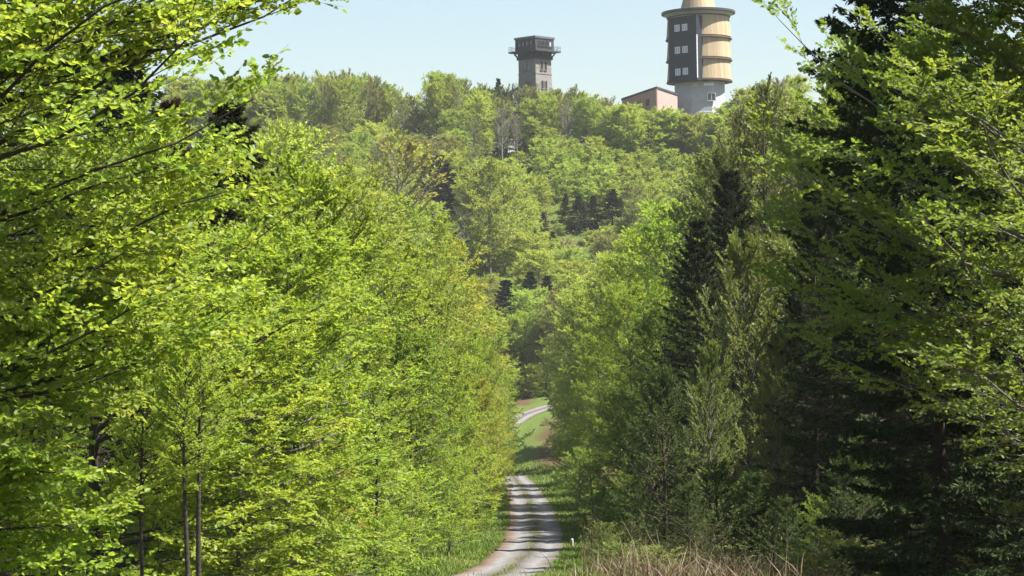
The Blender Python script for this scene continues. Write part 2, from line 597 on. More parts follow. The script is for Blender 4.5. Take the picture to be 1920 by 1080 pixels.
def plant(pr, name, x, y, H, label, group=None, leaf=None, wide=1.0, rot=None, cat='tree', lean=0.0, sink=0.08):
    e = bpy.data.objects.new(name, None)
    COL.objects.link(e)
    e.location = (x, y, float(ground(x, y)) - sink)
    e.rotation_euler = (lean * U(-1, 1), lean * U(-1, 1), U(0, 6.28) if rot is None else rot)
    s = H / pr.H
    e.scale = (s * wide, s * wide, s)
    e['label'] = label
    e['category'] = cat
    if group:
        e['group'] = group
    link('trunk', pr.trunk, e)
    c = link('crown', pr.crown, e, kind='stuff')
    if leaf and leaf != pr.leaf:                 # same mesh, this tree's own leaf colour
        c.material_slots[0].link = 'OBJECT'
        c.material_slots[0].material = MAT[leaf]
    return e


def plant_px(pr, name, px, top, d, label, group=None, **k):
    p = W(px, top, d)
    g = float(ground(p[0], d))
    return plant(pr, name, p[0], d, max(1.0, p[2] - g), label, group, **k)


def conifer(H=14., r0=.16, base=.06, whorls=26, per=6, width=2.6, n2=13, n3=5, mn=9, nl=.055, nw=.018, droop=-14, top_el=38, l2=.38, taper=1.0, gap=0.0, upt=.18):
    s = np.linspace(0, 1, 8)
    TP = np.stack([.01 * H * np.sin(s * 5), .01 * H * np.cos(s * 4), s * H], -1)[None]
    TR = (r0 * (1 - s) + .012)[None]
    n1 = whorls * per
    t1 = base + (.985 - base) * (np.repeat(np.arange(whorls), per) + U(-.25, .25, n1)) / whorls
    t1 = np.clip(t1, base, .985)
    a1 = np.tile(np.arange(per) * 2 * PI / per, whorls) + np.repeat(np.arange(whorls) * 1.3, per) + U(-.35, .35, n1)
    tt = (t1 - base) / (1 - base)
    L1 = width * (1 - tt) ** taper * U(.7, 1.15, n1) * (1 - .15 * (tt < .12)) + .10
    el = np.radians(droop + (top_el - droop) * tt ** 1.4 + U(-8, 8, n1))
    if gap:
        kp = rng.random(n1) > gap
        t1, a1, L1, el = t1[kp], a1[kp], L1[kp], el[kp]
        n1 = len(t1)
    B1, _ = at_poly(TP, np.zeros(n1, int), t1)
    D1 = np.stack([np.cos(a1) * np.cos(el), np.sin(a1) * np.cos(el), np.sin(el)], -1)
    P1 = polyl(B1, D1, L1, 6, np.full(n1, upt), .02)
    R1 = (.006 + .007 * L1)[:, None] * (1 - .85 * np.linspace(0, 1, 6))[None]
    i2 = np.repeat(np.arange(n1), n2)
    k2 = np.tile(np.arange(n2), n1)
    s2 = np.clip(.12 + .88 * (k2 + U(0, 1, len(k2))) / n2, 0, .995)
    B2, T2 = at_poly(P1, i2, s2)
    D2 = rotz(T2, np.where(k2 % 2 == 0, 1., -1.) * np.radians(U(35, 65, len(k2))))
    D2[:, 2] += U(-.3, .08, len(k2))
    D2 = nrm(D2)
    L2 = (l2 * L1[i2] * (1.1 - .95 * s2) + .10) * U(.6, 1.2, len(k2))
    P2 = polyl(B2, D2, L2, 3, np.full(len(k2), -.05), .03)
    R2 = np.full((len(k2), 3), .004) * np.array([1, .7, .3])
    i3 = np.repeat(np.arange(len(k2)), n3)
    k3 = np.tile(np.arange(n3), len(k2))
    s3 = np.clip((k3 + U(0, 1, len(k3))) / n3, 0, .99)
    B3, T3 = at_poly(P2, i3, s3)
    D3 = rotz(T3, np.where(k3 % 2 == 0, 1., -1.) * np.radians(U(20, 55, len(k3))))
    D3[:, 2] += U(-.35, .1, len(k3))
    D3 = nrm(D3)
    L3 = np.clip(.45 * L2[i3] * (1.1 - s3), .05, .30) * U(.7, 1.2, len(k3))
    i4 = np.repeat(np.arange(len(i3)), mn)
    k4 = np.tile(np.arange(mn), len(i3))
    s4 = (k4 + U(0, 1, len(k4))) / mn
    P4 = B3[i4] + D3[i4] * (L3[i4] * s4)[:, None]
    R_ = rng.normal(0, 1, (len(i4), 3))
    D4 = nrm(D3[i4] * 1.0 + .75 * nrm(R_))
    N4 = nrm(rng.normal(0, .6, (len(i4), 3)) + np.array([0, 0, .7]))
    LL = nl * U(.7, 1.3, len(i4))
    rnd = np.clip(.5 * U(0, 1, len(i4)) + .5 * s2[i2 * 0 + np.arange(len(i2))][i3][i4] * U(.4, 1, len(i4)), 0, 1)
    return dict(H=H, TP=TP, TR=TR, P1=P1, R1=R1, P2=P2, R2=R2, i2=i2, i3=i3, B3=B3, D3=D3, L3=L3, P4=P4, D4=D4, N4=N4, LL=LL, lw=nw / nl, fine=False, rnd=rnd, b4=i2[i3[i4]],
                twig_r=0, n1=n1)


# ------------------------------------------------------------------ ground sheet and path
gx = np.unique(np.concatenate([np.arange(-14, 14.01, .7), np.arange(-70, 70.1, 2.0), np.linspace(-400, 400, 81), np.linspace(-4000, 4000, 41)]).round(3))
gy = np.unique(np.concatenate([np.arange(40, 310, 1.4), np.arange(-30, 40, 2.0), np.arange(310, 540, 3.0), np.linspace(-200, 1500, 60), np.linspace(1500, 9000, 16)]).round(3))
X, Y = np.meshgrid(gx, gy)
Z = ground(X, Y)
nx, ny = len(gx), len(gy)
ii = (np.arange(ny - 1)[:, None] * nx + np.arange(nx - 1)[None]).ravel()
Q = np.stack([ii, ii + 1, ii + nx + 1, ii + nx], -1)
au = np.abs(X - path_x(Y))
verge = .6 * (1 - sm(2.5, 7.5, au)) * (1 - sm(300, 330, Y)) + .35 * sm(300, 320, Y)
me = raw_mesh('ground', np.stack([X, Y, Z], -1), Q, None, 'ground', {'verge': verge}, smooth=True)
link('ground', me, kind='structure', label='grassy forest floor of the valley and the hill')

py = np.arange(20, 301.5, .75)
pxc = path_x(py)
tx = np.gradient(pxc, py)
cr = np.linspace(-1, 1, 15)
hw = 1.5 + .12 * np.sin(py * .31) + .08 * np.sin(py * .9)
nxv = np.stack([1 / np.sqrt(1 + tx ** 2), -tx / np.sqrt(1 + tx ** 2)], -1)
PX = pxc[:, None] + nxv[:, :1] * cr * hw[:, None]
PY = py[:, None] + nxv[:, 1:] * cr * hw[:, None]
rut = -.035 * (np.exp(-((cr - .48) / .16) ** 2) + np.exp(-((cr + .48) / .16) ** 2))
PZ = ground(PX, PY) + .05 + rut + .02 * (1 - cr ** 2)
k_ = len(cr)
ii = (np.arange(len(py) - 1)[:, None] * k_ + np.arange(k_ - 1)[None]).ravel()
Q = np.stack([ii, ii + 1, ii + k_ + 1, ii + k_], -1)
me = raw_mesh('path', np.stack([PX, PY, PZ], -1), Q, None, 'gravel', {'cross': np.tile((cr + 1) / 2, len(py))}, smooth=True)
link('path', me, kind='structure', label='pale gravel forest track with worn wheel ruts')

# ------------------------------------------------------------------ boxes and lofts for the buildings
def box_mesh(name, x0, x1, y0, y1, z0, z1, mat, taper=0.0):
    V = [(x0, y0, z0), (x1, y0, z0), (x1, y1, z0), (x0, y1, z0), (x0 + taper, y0 + taper, z1), (x1 - taper, y0 + taper, z1), (x1 - taper, y1 - taper, z1), (x0 + taper, y1 - taper, z1)]
    Q = [(0, 3, 2, 1), (4, 5, 6, 7), (0, 1, 5, 4), (1, 2, 6, 5), (2, 3, 7, 6), (3, 0, 4, 7)]
    return raw_mesh(name, V, Q, None, mat)


def box(name, parent, x0, x1, y0, y1, z0, z1, mat, taper=0.0, **pr):
    return link(name, box_mesh(name, x0, x1, y0, y1, z0, z1, mat, taper), parent, **pr)


def lathe(name, parent, rz, mat, n_=64, caps=True, smooth=False, **pr):
    """surface of revolution through (radius, z) rings, closed at both ends"""
    rz = list(rz)
    an = np.arange(n_) * 2 * PI / n_
    V = np.concatenate([np.stack([r * np.cos(an), r * np.sin(an), np.full(n_, z)], -1) for r, z in rz])
    Q = [(i * n_ + j, i * n_ + (j + 1) % n_, (i + 1) * n_ + (j + 1) % n_, (i + 1) * n_ + j) for i in range(len(rz) - 1) for j in range(n_)]
    T = []
    if caps:
        for i, fl in ((0, True), (len(rz) - 1, False)):
            c = len(V)
            V = np.concatenate([V, [[0, 0, rz[i][1]]]])
            for j in range(n_):
                a, b = i * n_ + j, i * n_ + (j + 1) % n_
                T.append((c, b, a) if fl else (c, a, b))
    return link(name, raw_mesh(name, V, Q, T, mat), parent, **pr)


def empty(name, loc, rz, label, cat, group=None):
    e = bpy.data.objects.new(name, None)
    COL.objects.link(e)
    e.location = tuple(float(v) for v in loc)
    e.rotation_euler = (0, 0, rz)
    e['label'] = label
    e['category'] = cat
    if group:
        e['group'] = group
    return e


DT = 443.0
MPP = DT / FPX                                   # metres per photograph pixel at the towers


def hz(py_, px=1000, d=DT):
    return W(px, py_, d)[2]


# ---- stone lookout tower (square, seen on its corner)
c = W(1003, 130, DT)
zb = float(ground(c[0], DT)) - .3
t1_ = empty('lookout_tower', (c[0], DT, zb), math.radians(45 + 1.5), 'square stone lookout tower with dark timber cabin and railed balcony above the treetops', 'tower')
Zt = lambda py_: hz(py_) - zb                    # photograph row -> height above the tower's foot
S2 = 2.50                                        # half side of the shaft
zc = Zt(113)
# the shaft: battered lower part and straight upper part with real window recesses
zl = Zt(140)
me = box_mesh('shaft', -S2 - .62, S2 + .62, -S2 - .62, S2 + .62, 0, zl, 'stone', taper=.62)
link('lower_shaft', me, t1_)
wins = []
for zc0, zc1 in ((Zt(134), Zt(118)),):
    pass
link('upper_shaft', box_mesh('upper_shaft', -S2, S2, -S2, S2, zl + .003, zc, 'stone'), t1_)
box('string_course', t1_, -S2 - .1, S2 + .1, -S2 - .1, S2 + .1, zl - .12, zl + .10, 'stone')


def arch_window(parent, face, u, z0, h, w, off, pane_mat='window_glass', frame_mat='stone'):
    """round-headed window: face 0..3 (outward -y, +x, +y, -x), u along the face, off = distance of the face from the axis"""
    n_ = 8
    a = np.linspace(0, PI, n_)
    out = [(-w / 2, 0)] + [(-w / 2 * math.cos(t), h - w / 2 + w / 2 * math.sin(t)) for t in a] + [(w / 2, 0)]
    fr = w * .22

    def prism(pts, y0, y1, mat, nm, par):
        k = len(pts)
        V = [(x, y0, z) for x, z in pts] + [(x, y1, z) for x, z in pts]
        Qs = [(i, (i + 1) % k, k + (i + 1) % k, k + i) for i in range(k)]
        T = [(0, i, i + 1) for i in range(1, k - 1)] + [(k, k + i + 1, k + i) for i in range(1, k - 1)]
        o = link(nm, raw_mesh(nm, V, Qs, T, mat), par)
        return o
    o = prism(out, -.06, .05, pane_mat, 'window', parent)
    o.rotation_euler = (0, 0, face * PI / 2)
    rot = Matrix.Rotation(face * PI / 2, 3, 'Z')
    v = rot @ Vector((u, -off, z0))
    o.location = v
    # surround: blocks round the opening
    cx, cz = 0, h - w / 2
    ring = []
    outer = [(-w / 2 - fr, 0)] + [(-(w / 2 + fr) * math.cos(t), cz + (w / 2 + fr) * math.sin(t)) for t in a] + [(w / 2 + fr, 0)]
    k = len(out)
    V = [(x, -.12, z) for x, z in out] + [(x, -.12, z) for x, z in outer] + [(x, .05, z) for x, z in out] + [(x, .05, z) for x, z in outer]
    Qs = []
    for i in range(k - 1):
        Qs += [(i, i + 1, k + i + 1, k + i), (k + i, k + i + 1, 3 * k + i + 1, 3 * k + i), (i + 1, i, 2 * k + i, 2 * k + i + 1)]
    link('frame', raw_mesh('frame', V, Qs, None, frame_mat), o)
    link('sill', box_mesh('sill', -w / 2 - fr, w / 2 + fr, -.22, .05, -.14, -.002, frame_mat), o)
    return o


for face in (0, 1, 3, 2):
    for du in (-.62, .62):
        arch_window(t1_, face, du, Zt(133), 1.75, .68, S2)
for face in (0, 1, 2, 3):
    for du in (-.55, .55):
        arch_window(t1_, face, du, Zt(168), 1.7, .55, S2 + .62 * (1 - Zt(160) / zl) + .02)
# corbel band, balcony, brackets, railing
box('corbel_band', t1_, -S2 - .28, S2 + .28, -S2 - .28, S2 + .28, zc + .003, Zt(108), 'dark_timber')
box('corbel_wall', t1_, -S2 - .1, S2 + .1, -S2 - .1, S2 + .1, Zt(108) + .002, Zt(100), 'dark_timber')
SB = 4.02
zf = Zt(98)
box('balcony_floor', t1_, -SB, SB, -SB, SB, Zt(100) + .003, zf + .1, 'dark_timber')
for face in range(4):
    R3 = Matrix.Rotation(face * PI / 2, 4, 'Z')
    for u in (-2.45, -.85, .85, 2.45):
        V = [(u - .09, -S2 - .1, zc + .2), (u + .09, -S2 - .1, zc + .2), (u + .09, -S2 - .1, zc + .55), (u - .09, -S2 - .1, zc + .55),
             (u - .09, -SB + .25, Zt(100) - .22), (u + .09, -SB + .25, Zt(100) - .22), (u + .09, -SB + .25, Zt(100)), (u - .09, -SB + .25, Zt(100))]
        Qs = [(0, 1, 5, 4), (3, 7, 6, 2), (0, 4, 7, 3), (1, 2, 6, 5), (0, 3, 2, 1), (4, 5, 6, 7)]
        V = [tuple(R3 @ Vector(v)) for v in V]
        link('bracket', raw_mesh('bracket', V, Qs, None, 'dark_timber'), t1_)
for face in range(4):
    r = empty('railing', (0, 0, 0), face * PI / 2, '', '')
    del r['label'], r['category']
    r.parent = t1_
    for zz in (.35, .7, 1.05):
        link('rail', box_mesh('rail', -SB + .03, SB - .03, -SB + .02, -SB + .06, zf + zz, zf + zz + .04, 'dark_metal'), r)
    for u in np.linspace(-SB + .05, SB - .05, 9):
        link('baluster', box_mesh('baluster', u - .022, u + .022, -SB + .065, -SB + .1, zf + .1, zf + 1.1, 'dark_metal'), r)
SC = 2.95
zr = Zt(75)
box('cabin', t1_, -SC, SC, -SC, SC, zf + .103, zr, 'dark_timber')
for face in range(4):
    for du in (-1.7, -.55, .6, 1.75):
        w_ = arch_window(t1_, face, du, zf + 1.05, 1.05, .62, SC, 'pale_pane' if (face in (1,) and du > 0) or (face == 0 and du > 1) else 'window_glass', 'dark_timber')  # lit spots in the cabin windows painted as pale panes
SR = 3.12
V = [(-SR, -SR, zr + .003), (SR, -SR, zr + .003), (SR, SR, zr + .003), (-SR, SR, zr + .003), (-SR, -SR, zr + .45), (SR, -SR, zr + .45), (SR, SR, zr + .45), (-SR, SR, zr + .45), (0, 0, zr + 1.0)]
link('roof', raw_mesh('roof', V, [(0, 3, 2, 1), (0, 1, 5, 4), (1, 2, 6, 5), (2, 3, 7, 6), (3, 0, 4, 7)], [(4, 5, 8), (5, 6, 8), (6, 7, 8), (7, 4, 8)], 'slate_roof'), t1_)

# ---- former radar tower: concrete foot, three flared larch drums, dark stair block, broad eave and cone
cx_, cyy = W(1316, 90, DT)[0], DT + 7.0
zb2 = float(ground(cx_, cyy)) - .5
t2 = empty('radar_tower', (cx_, cyy, zb2), 0, 'tall round tower clad in pale larch with dark stair block on concrete foot', 'tower')
ZT = lambda py_: hz(py_, 1316) - zb2
RB = 6.85
z_rows = [ZT(148), ZT(107), ZT(66), ZT(24)]
lathe('core', t2, [(RB - .5, z_rows[0] - .1), (RB - .5, z_rows[3])], 'band_wood', 48)
NBD = 56
for k in range(3):
    za, zb_ = z_rows[k] + .25, z_rows[k + 1] - .28
    ra, rb_ = RB + .22, RB - .12
    wa, wb = ra * PI / NBD - .004, rb_ * PI / NBD - .004
    for deep in (0,):
        V = [(-wa, -ra, za), (wa, -ra, za), (wa, -ra + .12, za), (-wa, -ra + .12, za), (-wb, -rb_, zb_), (wb, -rb_, zb_), (wb, -rb_ + .12, zb_), (-wb, -rb_ + .12, zb_)]
        bm_ = raw_mesh('board', V, [(0, 3, 2, 1), (4, 5, 6, 7), (0, 1, 5, 4), (1, 2, 6, 5), (2, 3, 7, 6), (3, 0, 4, 7)], None, 'larch_board')
    for j in range(NBD):
        link('board', bm_, t2, rot=(0, 0, j * 2 * PI / NBD + .02))
    lathe('ledge', t2, [(RB - .45, zb_ - .05), (RB + .42, zb_ + .02), (RB + .42, zb_ + .22), (RB - .2, z_rows[k + 1] + .24)] if k < 2 else [(RB - .45, zb_ - .05), (RB + .1, zb_), (RB + .1, zb_ + .2), (RB - .2, zb_ + .25)], 'band_wood', 64)
lathe('ledge', t2, [(RB - .45, z_rows[0] - .2), (RB + .38, z_rows[0] - .15), (RB + .38, z_rows[0] + .05), (RB - .2, z_rows[0] + .24)], 'band_wood', 64)
# eave disc
ze = ZT(20)
RE = 8.08
lathe('eave', t2, [(RB - .4, ze - .62), (RE - .35, ze + .10), (RE, ze + .14), (RE, ze + .62), (RE - 1.2, ze + .85), (3.6, ze + 1.25)], 'fascia_dark', 72)
lathe('soffit', t2, [(RB - .3, ze - .66), (RE - .5, ze + .05), (RE - .5, ze + .02), (RB - .3, ze - .70)], 'concrete', 72, caps=False)
for j in range(28):
    b = box('board', t2, -.43, .43, -4.0, -3.9, 0, .1, 'larch_board')
    b.data = None or b.data
    V = [(-.44, -3.95, ze + 1.0), (.44, -3.95, ze + 1.0), (.40, -3.83, ze + 1.0), (-.40, -3.83, ze + 1.0), (-.17, -1.55, ze + 10), (.17, -1.55, ze + 10), (.15, -1.43, ze + 10), (-.15, -1.43, ze + 10)]
    if j == 0:
        cone_me = raw_mesh('board', V, [(0, 3, 2, 1), (4, 5, 6, 7), (0, 1, 5, 4), (1, 2, 6, 5), (2, 3, 7, 6), (3, 0, 4, 7)], None, 'larch_board')
    old = b.data
    b.data = cone_me
    if old.users == 0:
        bpy.data.meshes.remove(old)
    b.rotation_euler = (0, 0, j * 2 * PI / 28)
lathe('cone_cap', t2, [(1.65, ze + 10.003), (1.65, ze + 10.3), (.3, ze + 11.6)], 'fascia_dark', 24)
# dark stair block, corner towards the viewer
ctr = np.array([cx_, cyy])
near = W(1306, 90, DT - 1.6)[:2] - ctr
left = W(1254, 90, DT + 3.2)[:2] - ctr
dvec = (near - left) / np.linalg.norm(near - left)
nv = np.array([dvec[1], -dvec[0]])
blk_len = float(np.linalg.norm(near - left))
ang = math.atan2(dvec[1], dvec[0])
blk = empty('stair_block', (left[0], left[1], 0), ang, '', '')
del blk['label'], blk['category']
blk.parent = t2
zs0, zs1 = ZT(151), ZT(29)
link('wall', box_mesh('wall', 0, blk_len, 0, 4.5, zs0, zs1, 'anthracite'), blk)
for px_ in np.linspace(.9, blk_len - .9, 7):
    link('seam', box_mesh('seam', px_ - .03, px_ + .03, -.025, .0, zs0 + .02, zs1 - .02, 'anthracite'), blk)
for zrow in (48.5, 90, 131):
    for u0 in (1.6, 3.6):
        zz = ZT(zrow) - .2
        u0 = u0 + .15
        wdw = link('window', box_mesh('window', u0, u0 + 1.2, -.03, .05, zz - .65, zz + .65, 'pale_pane'), blk)
        for a0, a1, b0, b1 in ((u0 - .06, u0 + .05, zz - .72, zz + .72), (u0 + 1.15, u0 + 1.26, zz - .72, zz + .72), (u0 + .05, u0 + 1.15, zz - .72, zz - .6), (u0 + .05, u0 + 1.15, zz + .6, zz + .72), (u0 + .56, u0 + .64, zz - .6, zz + .6)):
            link('frame', box_mesh('frame', a0, a1, -.12, .03, b0, b1, 'white_frame'), wdw)
# pale corner boards of the block
link('corner_board', box_mesh('corner_board', blk_len + .003, blk_len + .10, -.06, .28, zs0 + .5, ZT(66), 'pale_slab'), blk)
# concrete foot
RF = 5.75
lathe('foot', t2, [(RF, 0), (RF, z_rows[0] - .22)], 'concrete', 8, rot=(0, 0, math.radians(22)))
lathe('plinth', t2, [(RF + .35, 0), (RF + .35, ZT(209)), (RF + .3, ZT(208))], 'concrete', 8, rot=(0, 0, math.radians(22)))
wf = link('window', box_mesh('window', 1.2, 2.9, -RF * .925 - .1, -RF * .9, ZT(187), ZT(174), 'window_glass'), t2)
for a0, a1, b0, b1 in ((1.1, 1.22, 188, 173), (2.88, 3.0, 188, 173), (2.0, 2.1, 187, 174), (1.22, 2.88, 174, 173), (1.22, 2.88, 188, 187)):
    link('frame', box_mesh('frame', a0, a1, -RF * .925 - .16, -RF * .92, ZT(b0), ZT(b1), 'white_frame'), wf)
link('sign_panel', box_mesh('sign_panel', .4, 2.6, -RF * .925 - .12, -RF * .92, ZT(159), ZT(154), 'white_frame'), t2)
link('sign_panel', box_mesh('sign_panel', -1.9, -1.0, -RF * .925 - .12, -RF * .92, ZT(161), ZT(153), 'pale_slab'), t2)

# ---- brick hall beside the tower
pN, pL, pR = W(1231, 166, DT - 12), W(1166, 188, DT + 1), W(1270, 179, DT - 2.5)
zg = min(float(ground(p_[0], p_[1])) for p_ in (pN, pL, pR)) - .5
hall = empty('brick_hall', (pN[0], pN[1], zg), 0, 'low pink brick hall with sloping dark roof edge beside the round tower', 'building')
pB = pL + pR - pN
cs = [p_ - np.array([pN[0], pN[1], zg]) for p_ in (pN, pR, pB, pL)]


def slab(name, parent, pts, thick, mat):
    """a wall panel from 4 corner points pushed inward by thick"""
    pts = np.array(pts, float)
    nn = nrm(np.cross(pts[1] - pts[0], pts[3] - pts[0]))
    V = np.concatenate([pts, pts - nn * thick])
    return link(name, raw_mesh(name, V, [(0, 1, 2, 3), (7, 6, 5, 4), (0, 4, 5, 1), (1, 5, 6, 2), (2, 6, 7, 3), (3, 7, 4, 0)], None, mat), parent)


for a, b, mt in ((0, 1, 'brick_lit'), (1, 2, 'brick_shaded'), (2, 3, 'brick_shaded'), (3, 0, 'brick_shaded')):  # one brick; lit and shaded faces painted in two tones
    A_, B_ = cs[a], cs[b]
    e_ = nrm(np.array([B_[0] - A_[0], B_[1] - A_[1], 0])) * .005
    slab('wall', hall, [(A_[0] + e_[0], A_[1] + e_[1], 0), (B_[0] - e_[0], B_[1] - e_[1], 0), B_ - e_ - [0, 0, .02], A_ + e_ - [0, 0, .02]], .3, mt)
ctrh = sum(cs) / 4
rp = [c_ + (c_ - ctrh) * .025 for c_ in cs]
V = np.array(rp + [r_ + np.array([0, 0, .42]) for r_ in rp])
link('roof', raw_mesh('roof', V, [(3, 2, 1, 0), (4, 5, 6, 7), (0, 1, 5, 4), (1, 2, 6, 5), (2, 3, 7, 6), (3, 0, 4, 7)], None, 'fascia_dark'), hall)
for q_ in (.25, .5, .75):
    A_, B_ = cs[3], cs[0]
    mid = A_ + (B_ - A_) * q_
    e_ = nrm(np.array([B_[0] - A_[0], B_[1] - A_[1], 0]))
    nn = np.array([e_[1], -e_[0], 0])
    base = np.array([mid[0], mid[1], mid[2] - 3.0])
    pts = [base - e_ * .7 + nn * .05, base + e_ * .7 + nn * .05, base + e_ * .7 + nn * .05 + [0, 0, 1.4], base - e_ * .7 + nn * .05 + [0, 0, 1.4]]
    slab('window', hall, pts, .12, 'window_glass')

# ------------------------------------------------------------------ tree kinds
rng = np.random.default_rng(21)
dome = lambda a: (lambda t: np.where(t > a, np.sqrt(np.clip(1 - ((t - a) / (1.02 - a)) ** 2, 0, 1)), .72 + .28 * np.clip(t / a, 0, 1)))
far_prof = dome(.4)
FAR = [Proto(broadleaf(H=11, r0=.17, h0=.14 + .07 * i, n1=38, crown=3.6, prof=far_prof, e0=6, e1=50, n2=11, l2=.5, n3=6, l3=.6, m=7, leaf=.19, vs=.7, tilt=1.2, curv=.06), 'bark_grey', 'leaf_far') for i in range(4)]
THIN = [Proto(broadleaf(H=12, r0=.17, h0=.28, n1=30, crown=3.2, prof=far_prof, e0=25, e1=60, n2=10, l2=.46, n3=6, l3=.6, m=5, leaf=.2, vs=.4, tilt=.7, bare=.5, twig_r=.012, curv=.2), 'bark_grey', 'leaf_olive') for i in range(2)]
BARE = [Proto(broadleaf(H=12, r0=.2, h0=.3, n1=30, crown=2.8, prof=far_prof, e0=35, e1=65, n2=11, l2=.42, n3=7, l3=.6, m=3, leaf=.15, vs=.4, tilt=.6, bare=.85, twig_r=.011, curv=.2), 'bark_pale', 'leaf_olive')]
YOUNG = [Proto(broadleaf(H=6, r0=.07, h0=.02, n1=34, crown=2.5, prof=dome(.35), e0=15, e1=55, n2=8, l2=.5, n3=5, l3=.5, m=6, leaf=.19, vs=.6, tilt=1.1), 'bark_grey', 'leaf_far') for i in range(2)]
MID = [Proto(broadleaf(H=13, r0=.13, h0=.03 + .05 * i, n1=74, crown=3.9, prof=dome(.3 + .07 * i), e0=0, e1=46, n2=12, l2=.5, n3=6, l3=.46, m=7, leaf=.145, vs=.62, tilt=.8, curv=.03), 'bark_grey', 'leaf_spring') for i in range(3)]
SAPL = [Proto(broadleaf(H=4, r0=.035, h0=.06, n1=30, crown=1.5, prof=dome(.35), e0=10, e1=50, n2=8, l2=.45, n3=4, l3=.26, m=7, leaf=.095, vs=.3, tilt=.7), 'bark_grey', 'leaf_spring') for i in range(2)]
SPR_FAR = [Proto(conifer(H=12, width=3.5, whorls=21, per=7, n2=10, n3=3, mn=5, nl=.26, nw=.11, gap=.08, taper=1.0, top_el=22, droop=-15), 'bark_dark', 'needle') for i in range(2)]
SPR = [Proto(conifer(H=15, width=3.6, whorls=34, per=7, n2=13, n3=5, mn=6, nl=.11, nw=.036, gap=.08, base=.02, taper=.8), 'bark_brown', 'needle') for i in range(2)]
SPR_TALL = Proto(conifer(H=18, width=2.75, whorls=38, per=7, n2=16, n3=6, mn=7, nl=.12, nw=.042, gap=.04, base=.02, taper=.45, r0=.15), 'bark_dark', 'needle')
SPR_YOUNG = [Proto(conifer(H=2.6, width=1.25, whorls=11, per=6, n2=9, n3=4, mn=9, nl=.042, nw=.012, r0=.03, droop=8, top_el=55, upt=.25), 'bark_brown', 'needle_young')]

# ------------------------------------------------------------------ forest on the hill
rng = np.random.default_rng(22)
sil_x = [500, 560, 600, 650, 700, 740, 765, 785, 800, 815, 850, 890, 930, 960, 1000, 1040, 1080, 1120, 1160, 1200, 1260, 1340, 1370, 1390, 1420, 1480, 1600]
sil_y = [150, 150, 150, 142, 155, 168, 182, 205, 175, 146, 152, 168, 174, 172, 167, 170, 172, 182, 198, 204, 216, 222, 200, 178, 160, 150, 150]


def sil(px):
    return float(np.interp(px, sil_x, sil_y))


hillL = {'crest': ('leafy beech on the hilltop skyline', 'beeches along the hilltop skyline'),
         'slope': ('light green beech massed on the hillside below the towers', 'beeches covering the hillside'),
         'young': ('low young beech under the skyline crowns of the crest', 'young beeches under the crest'),
         'thin': ('grey-twigged half-bare beech on the hilltop skyline', 'half-bare beeches along the skyline')}
n_hill = 0
# crest rows
for row, (dist, dy) in enumerate(((437, 0), (446, 3), (430, 16))):
    for px in np.arange(515, 1500, 27 if row < 2 else 34):
        px = px + U(-9, 9)
        top = sil(px) + dy + abs(rng.normal(0, 6))
        if 1150 < px < 1375 and row == 1:
            continue
        d = dist + U(-4, 4)
        r_ = rng.random()
        if r_ < .3 or (690 < px < 800 and r_ < .6):
            pr, key = THIN[rng.integers(2)], 'thin'
        else:
            pr, key = FAR[rng.integers(4)], 'crest'
        p = W(px, top, d)
        H = p[2] - float(ground(p[0], d))
        if H < 4:
            continue
        plant(pr, 'half_bare_beech' if key == 'thin' else 'beech_tree', p[0], d, H, hillL[key][0] + (' left of the skyline notch' if px < 795 else ' between the notch and the stone tower' if px < 970 else ' between the two towers' if px < 1240 else ' by the round tower'), hillL[key][1], wide=U(.8, 1.15) * min(1.6, 12 / H))
        n_hill += 1
# low young row that closes the gaps under the crest crowns
for px in np.arange(520, 1400, 30):
    px = px + U(-8, 8)
    d = U(425, 440)
    x = W(px, 250, d)[0]
    top = W(px, sil(px) + U(2, 10), d)[2] - float(ground(x, d))
    plant(YOUNG[rng.integers(2)], 'young_beech', x, d, float(np.clip(U(4.5, 6.5), 2.0, max(2.0, top))), *hillL['young'], wide=U(1.1, 1.4))
for px, top in ((1150, 203), (1172, 202), (1193, 205), (1214, 204), (1236, 208), (1256, 207), (1276, 214), (1300, 216), (1322, 217), (1345, 213), (1362, 205)):
    plant_px(FAR[rng.integers(4)], 'beech_tree', px + U(-4, 4), top + U(3, 11), U(419, 426), 'beech before the brick hall and the foot of the round tower', 'beeches before the hall', wide=U(1.1, 1.4))
# slope: keep the singled-out trees in view
KEEP = [(824, 285, 372, 24, 95), (1060, 362, 383, 18, 66), (1086, 366, 379, 22, 70), (1113, 366, 382, 22, 68), (1148, 354, 380, 24, 74), (1019, 396, 376, 20, 46), (1036, 432, 364, 20, 28),
        (994, 312, 398, 14, 24), (946, 520, 322, 26, 60), (993, 505, 326, 26, 45), (1027, 512, 328, 26, 40), (868, 372, 362, 24, 90), (917, 328, 345, 22, 190), (940, 212, 417, 20, 90)]


def in_the_way(x, d, H):
    px, top = to_px((x, d, float(ground(x, d)) + H))
    return any(abs(px - a) < w_ + 16 and d < dk + 5 and top < t_ + h_ for a, t_, dk, w_, h_ in KEEP)


def where(px, d):
    across = 'left of the lone spruce' if px < 800 else 'below the stone tower' if px < 1020 else 'below the gap between towers' if px < 1170 else 'below the brick hall'
    return across, 'high up the slope' if d > 385 else 'half way up the slope' if d > 345 else 'low on the slope'


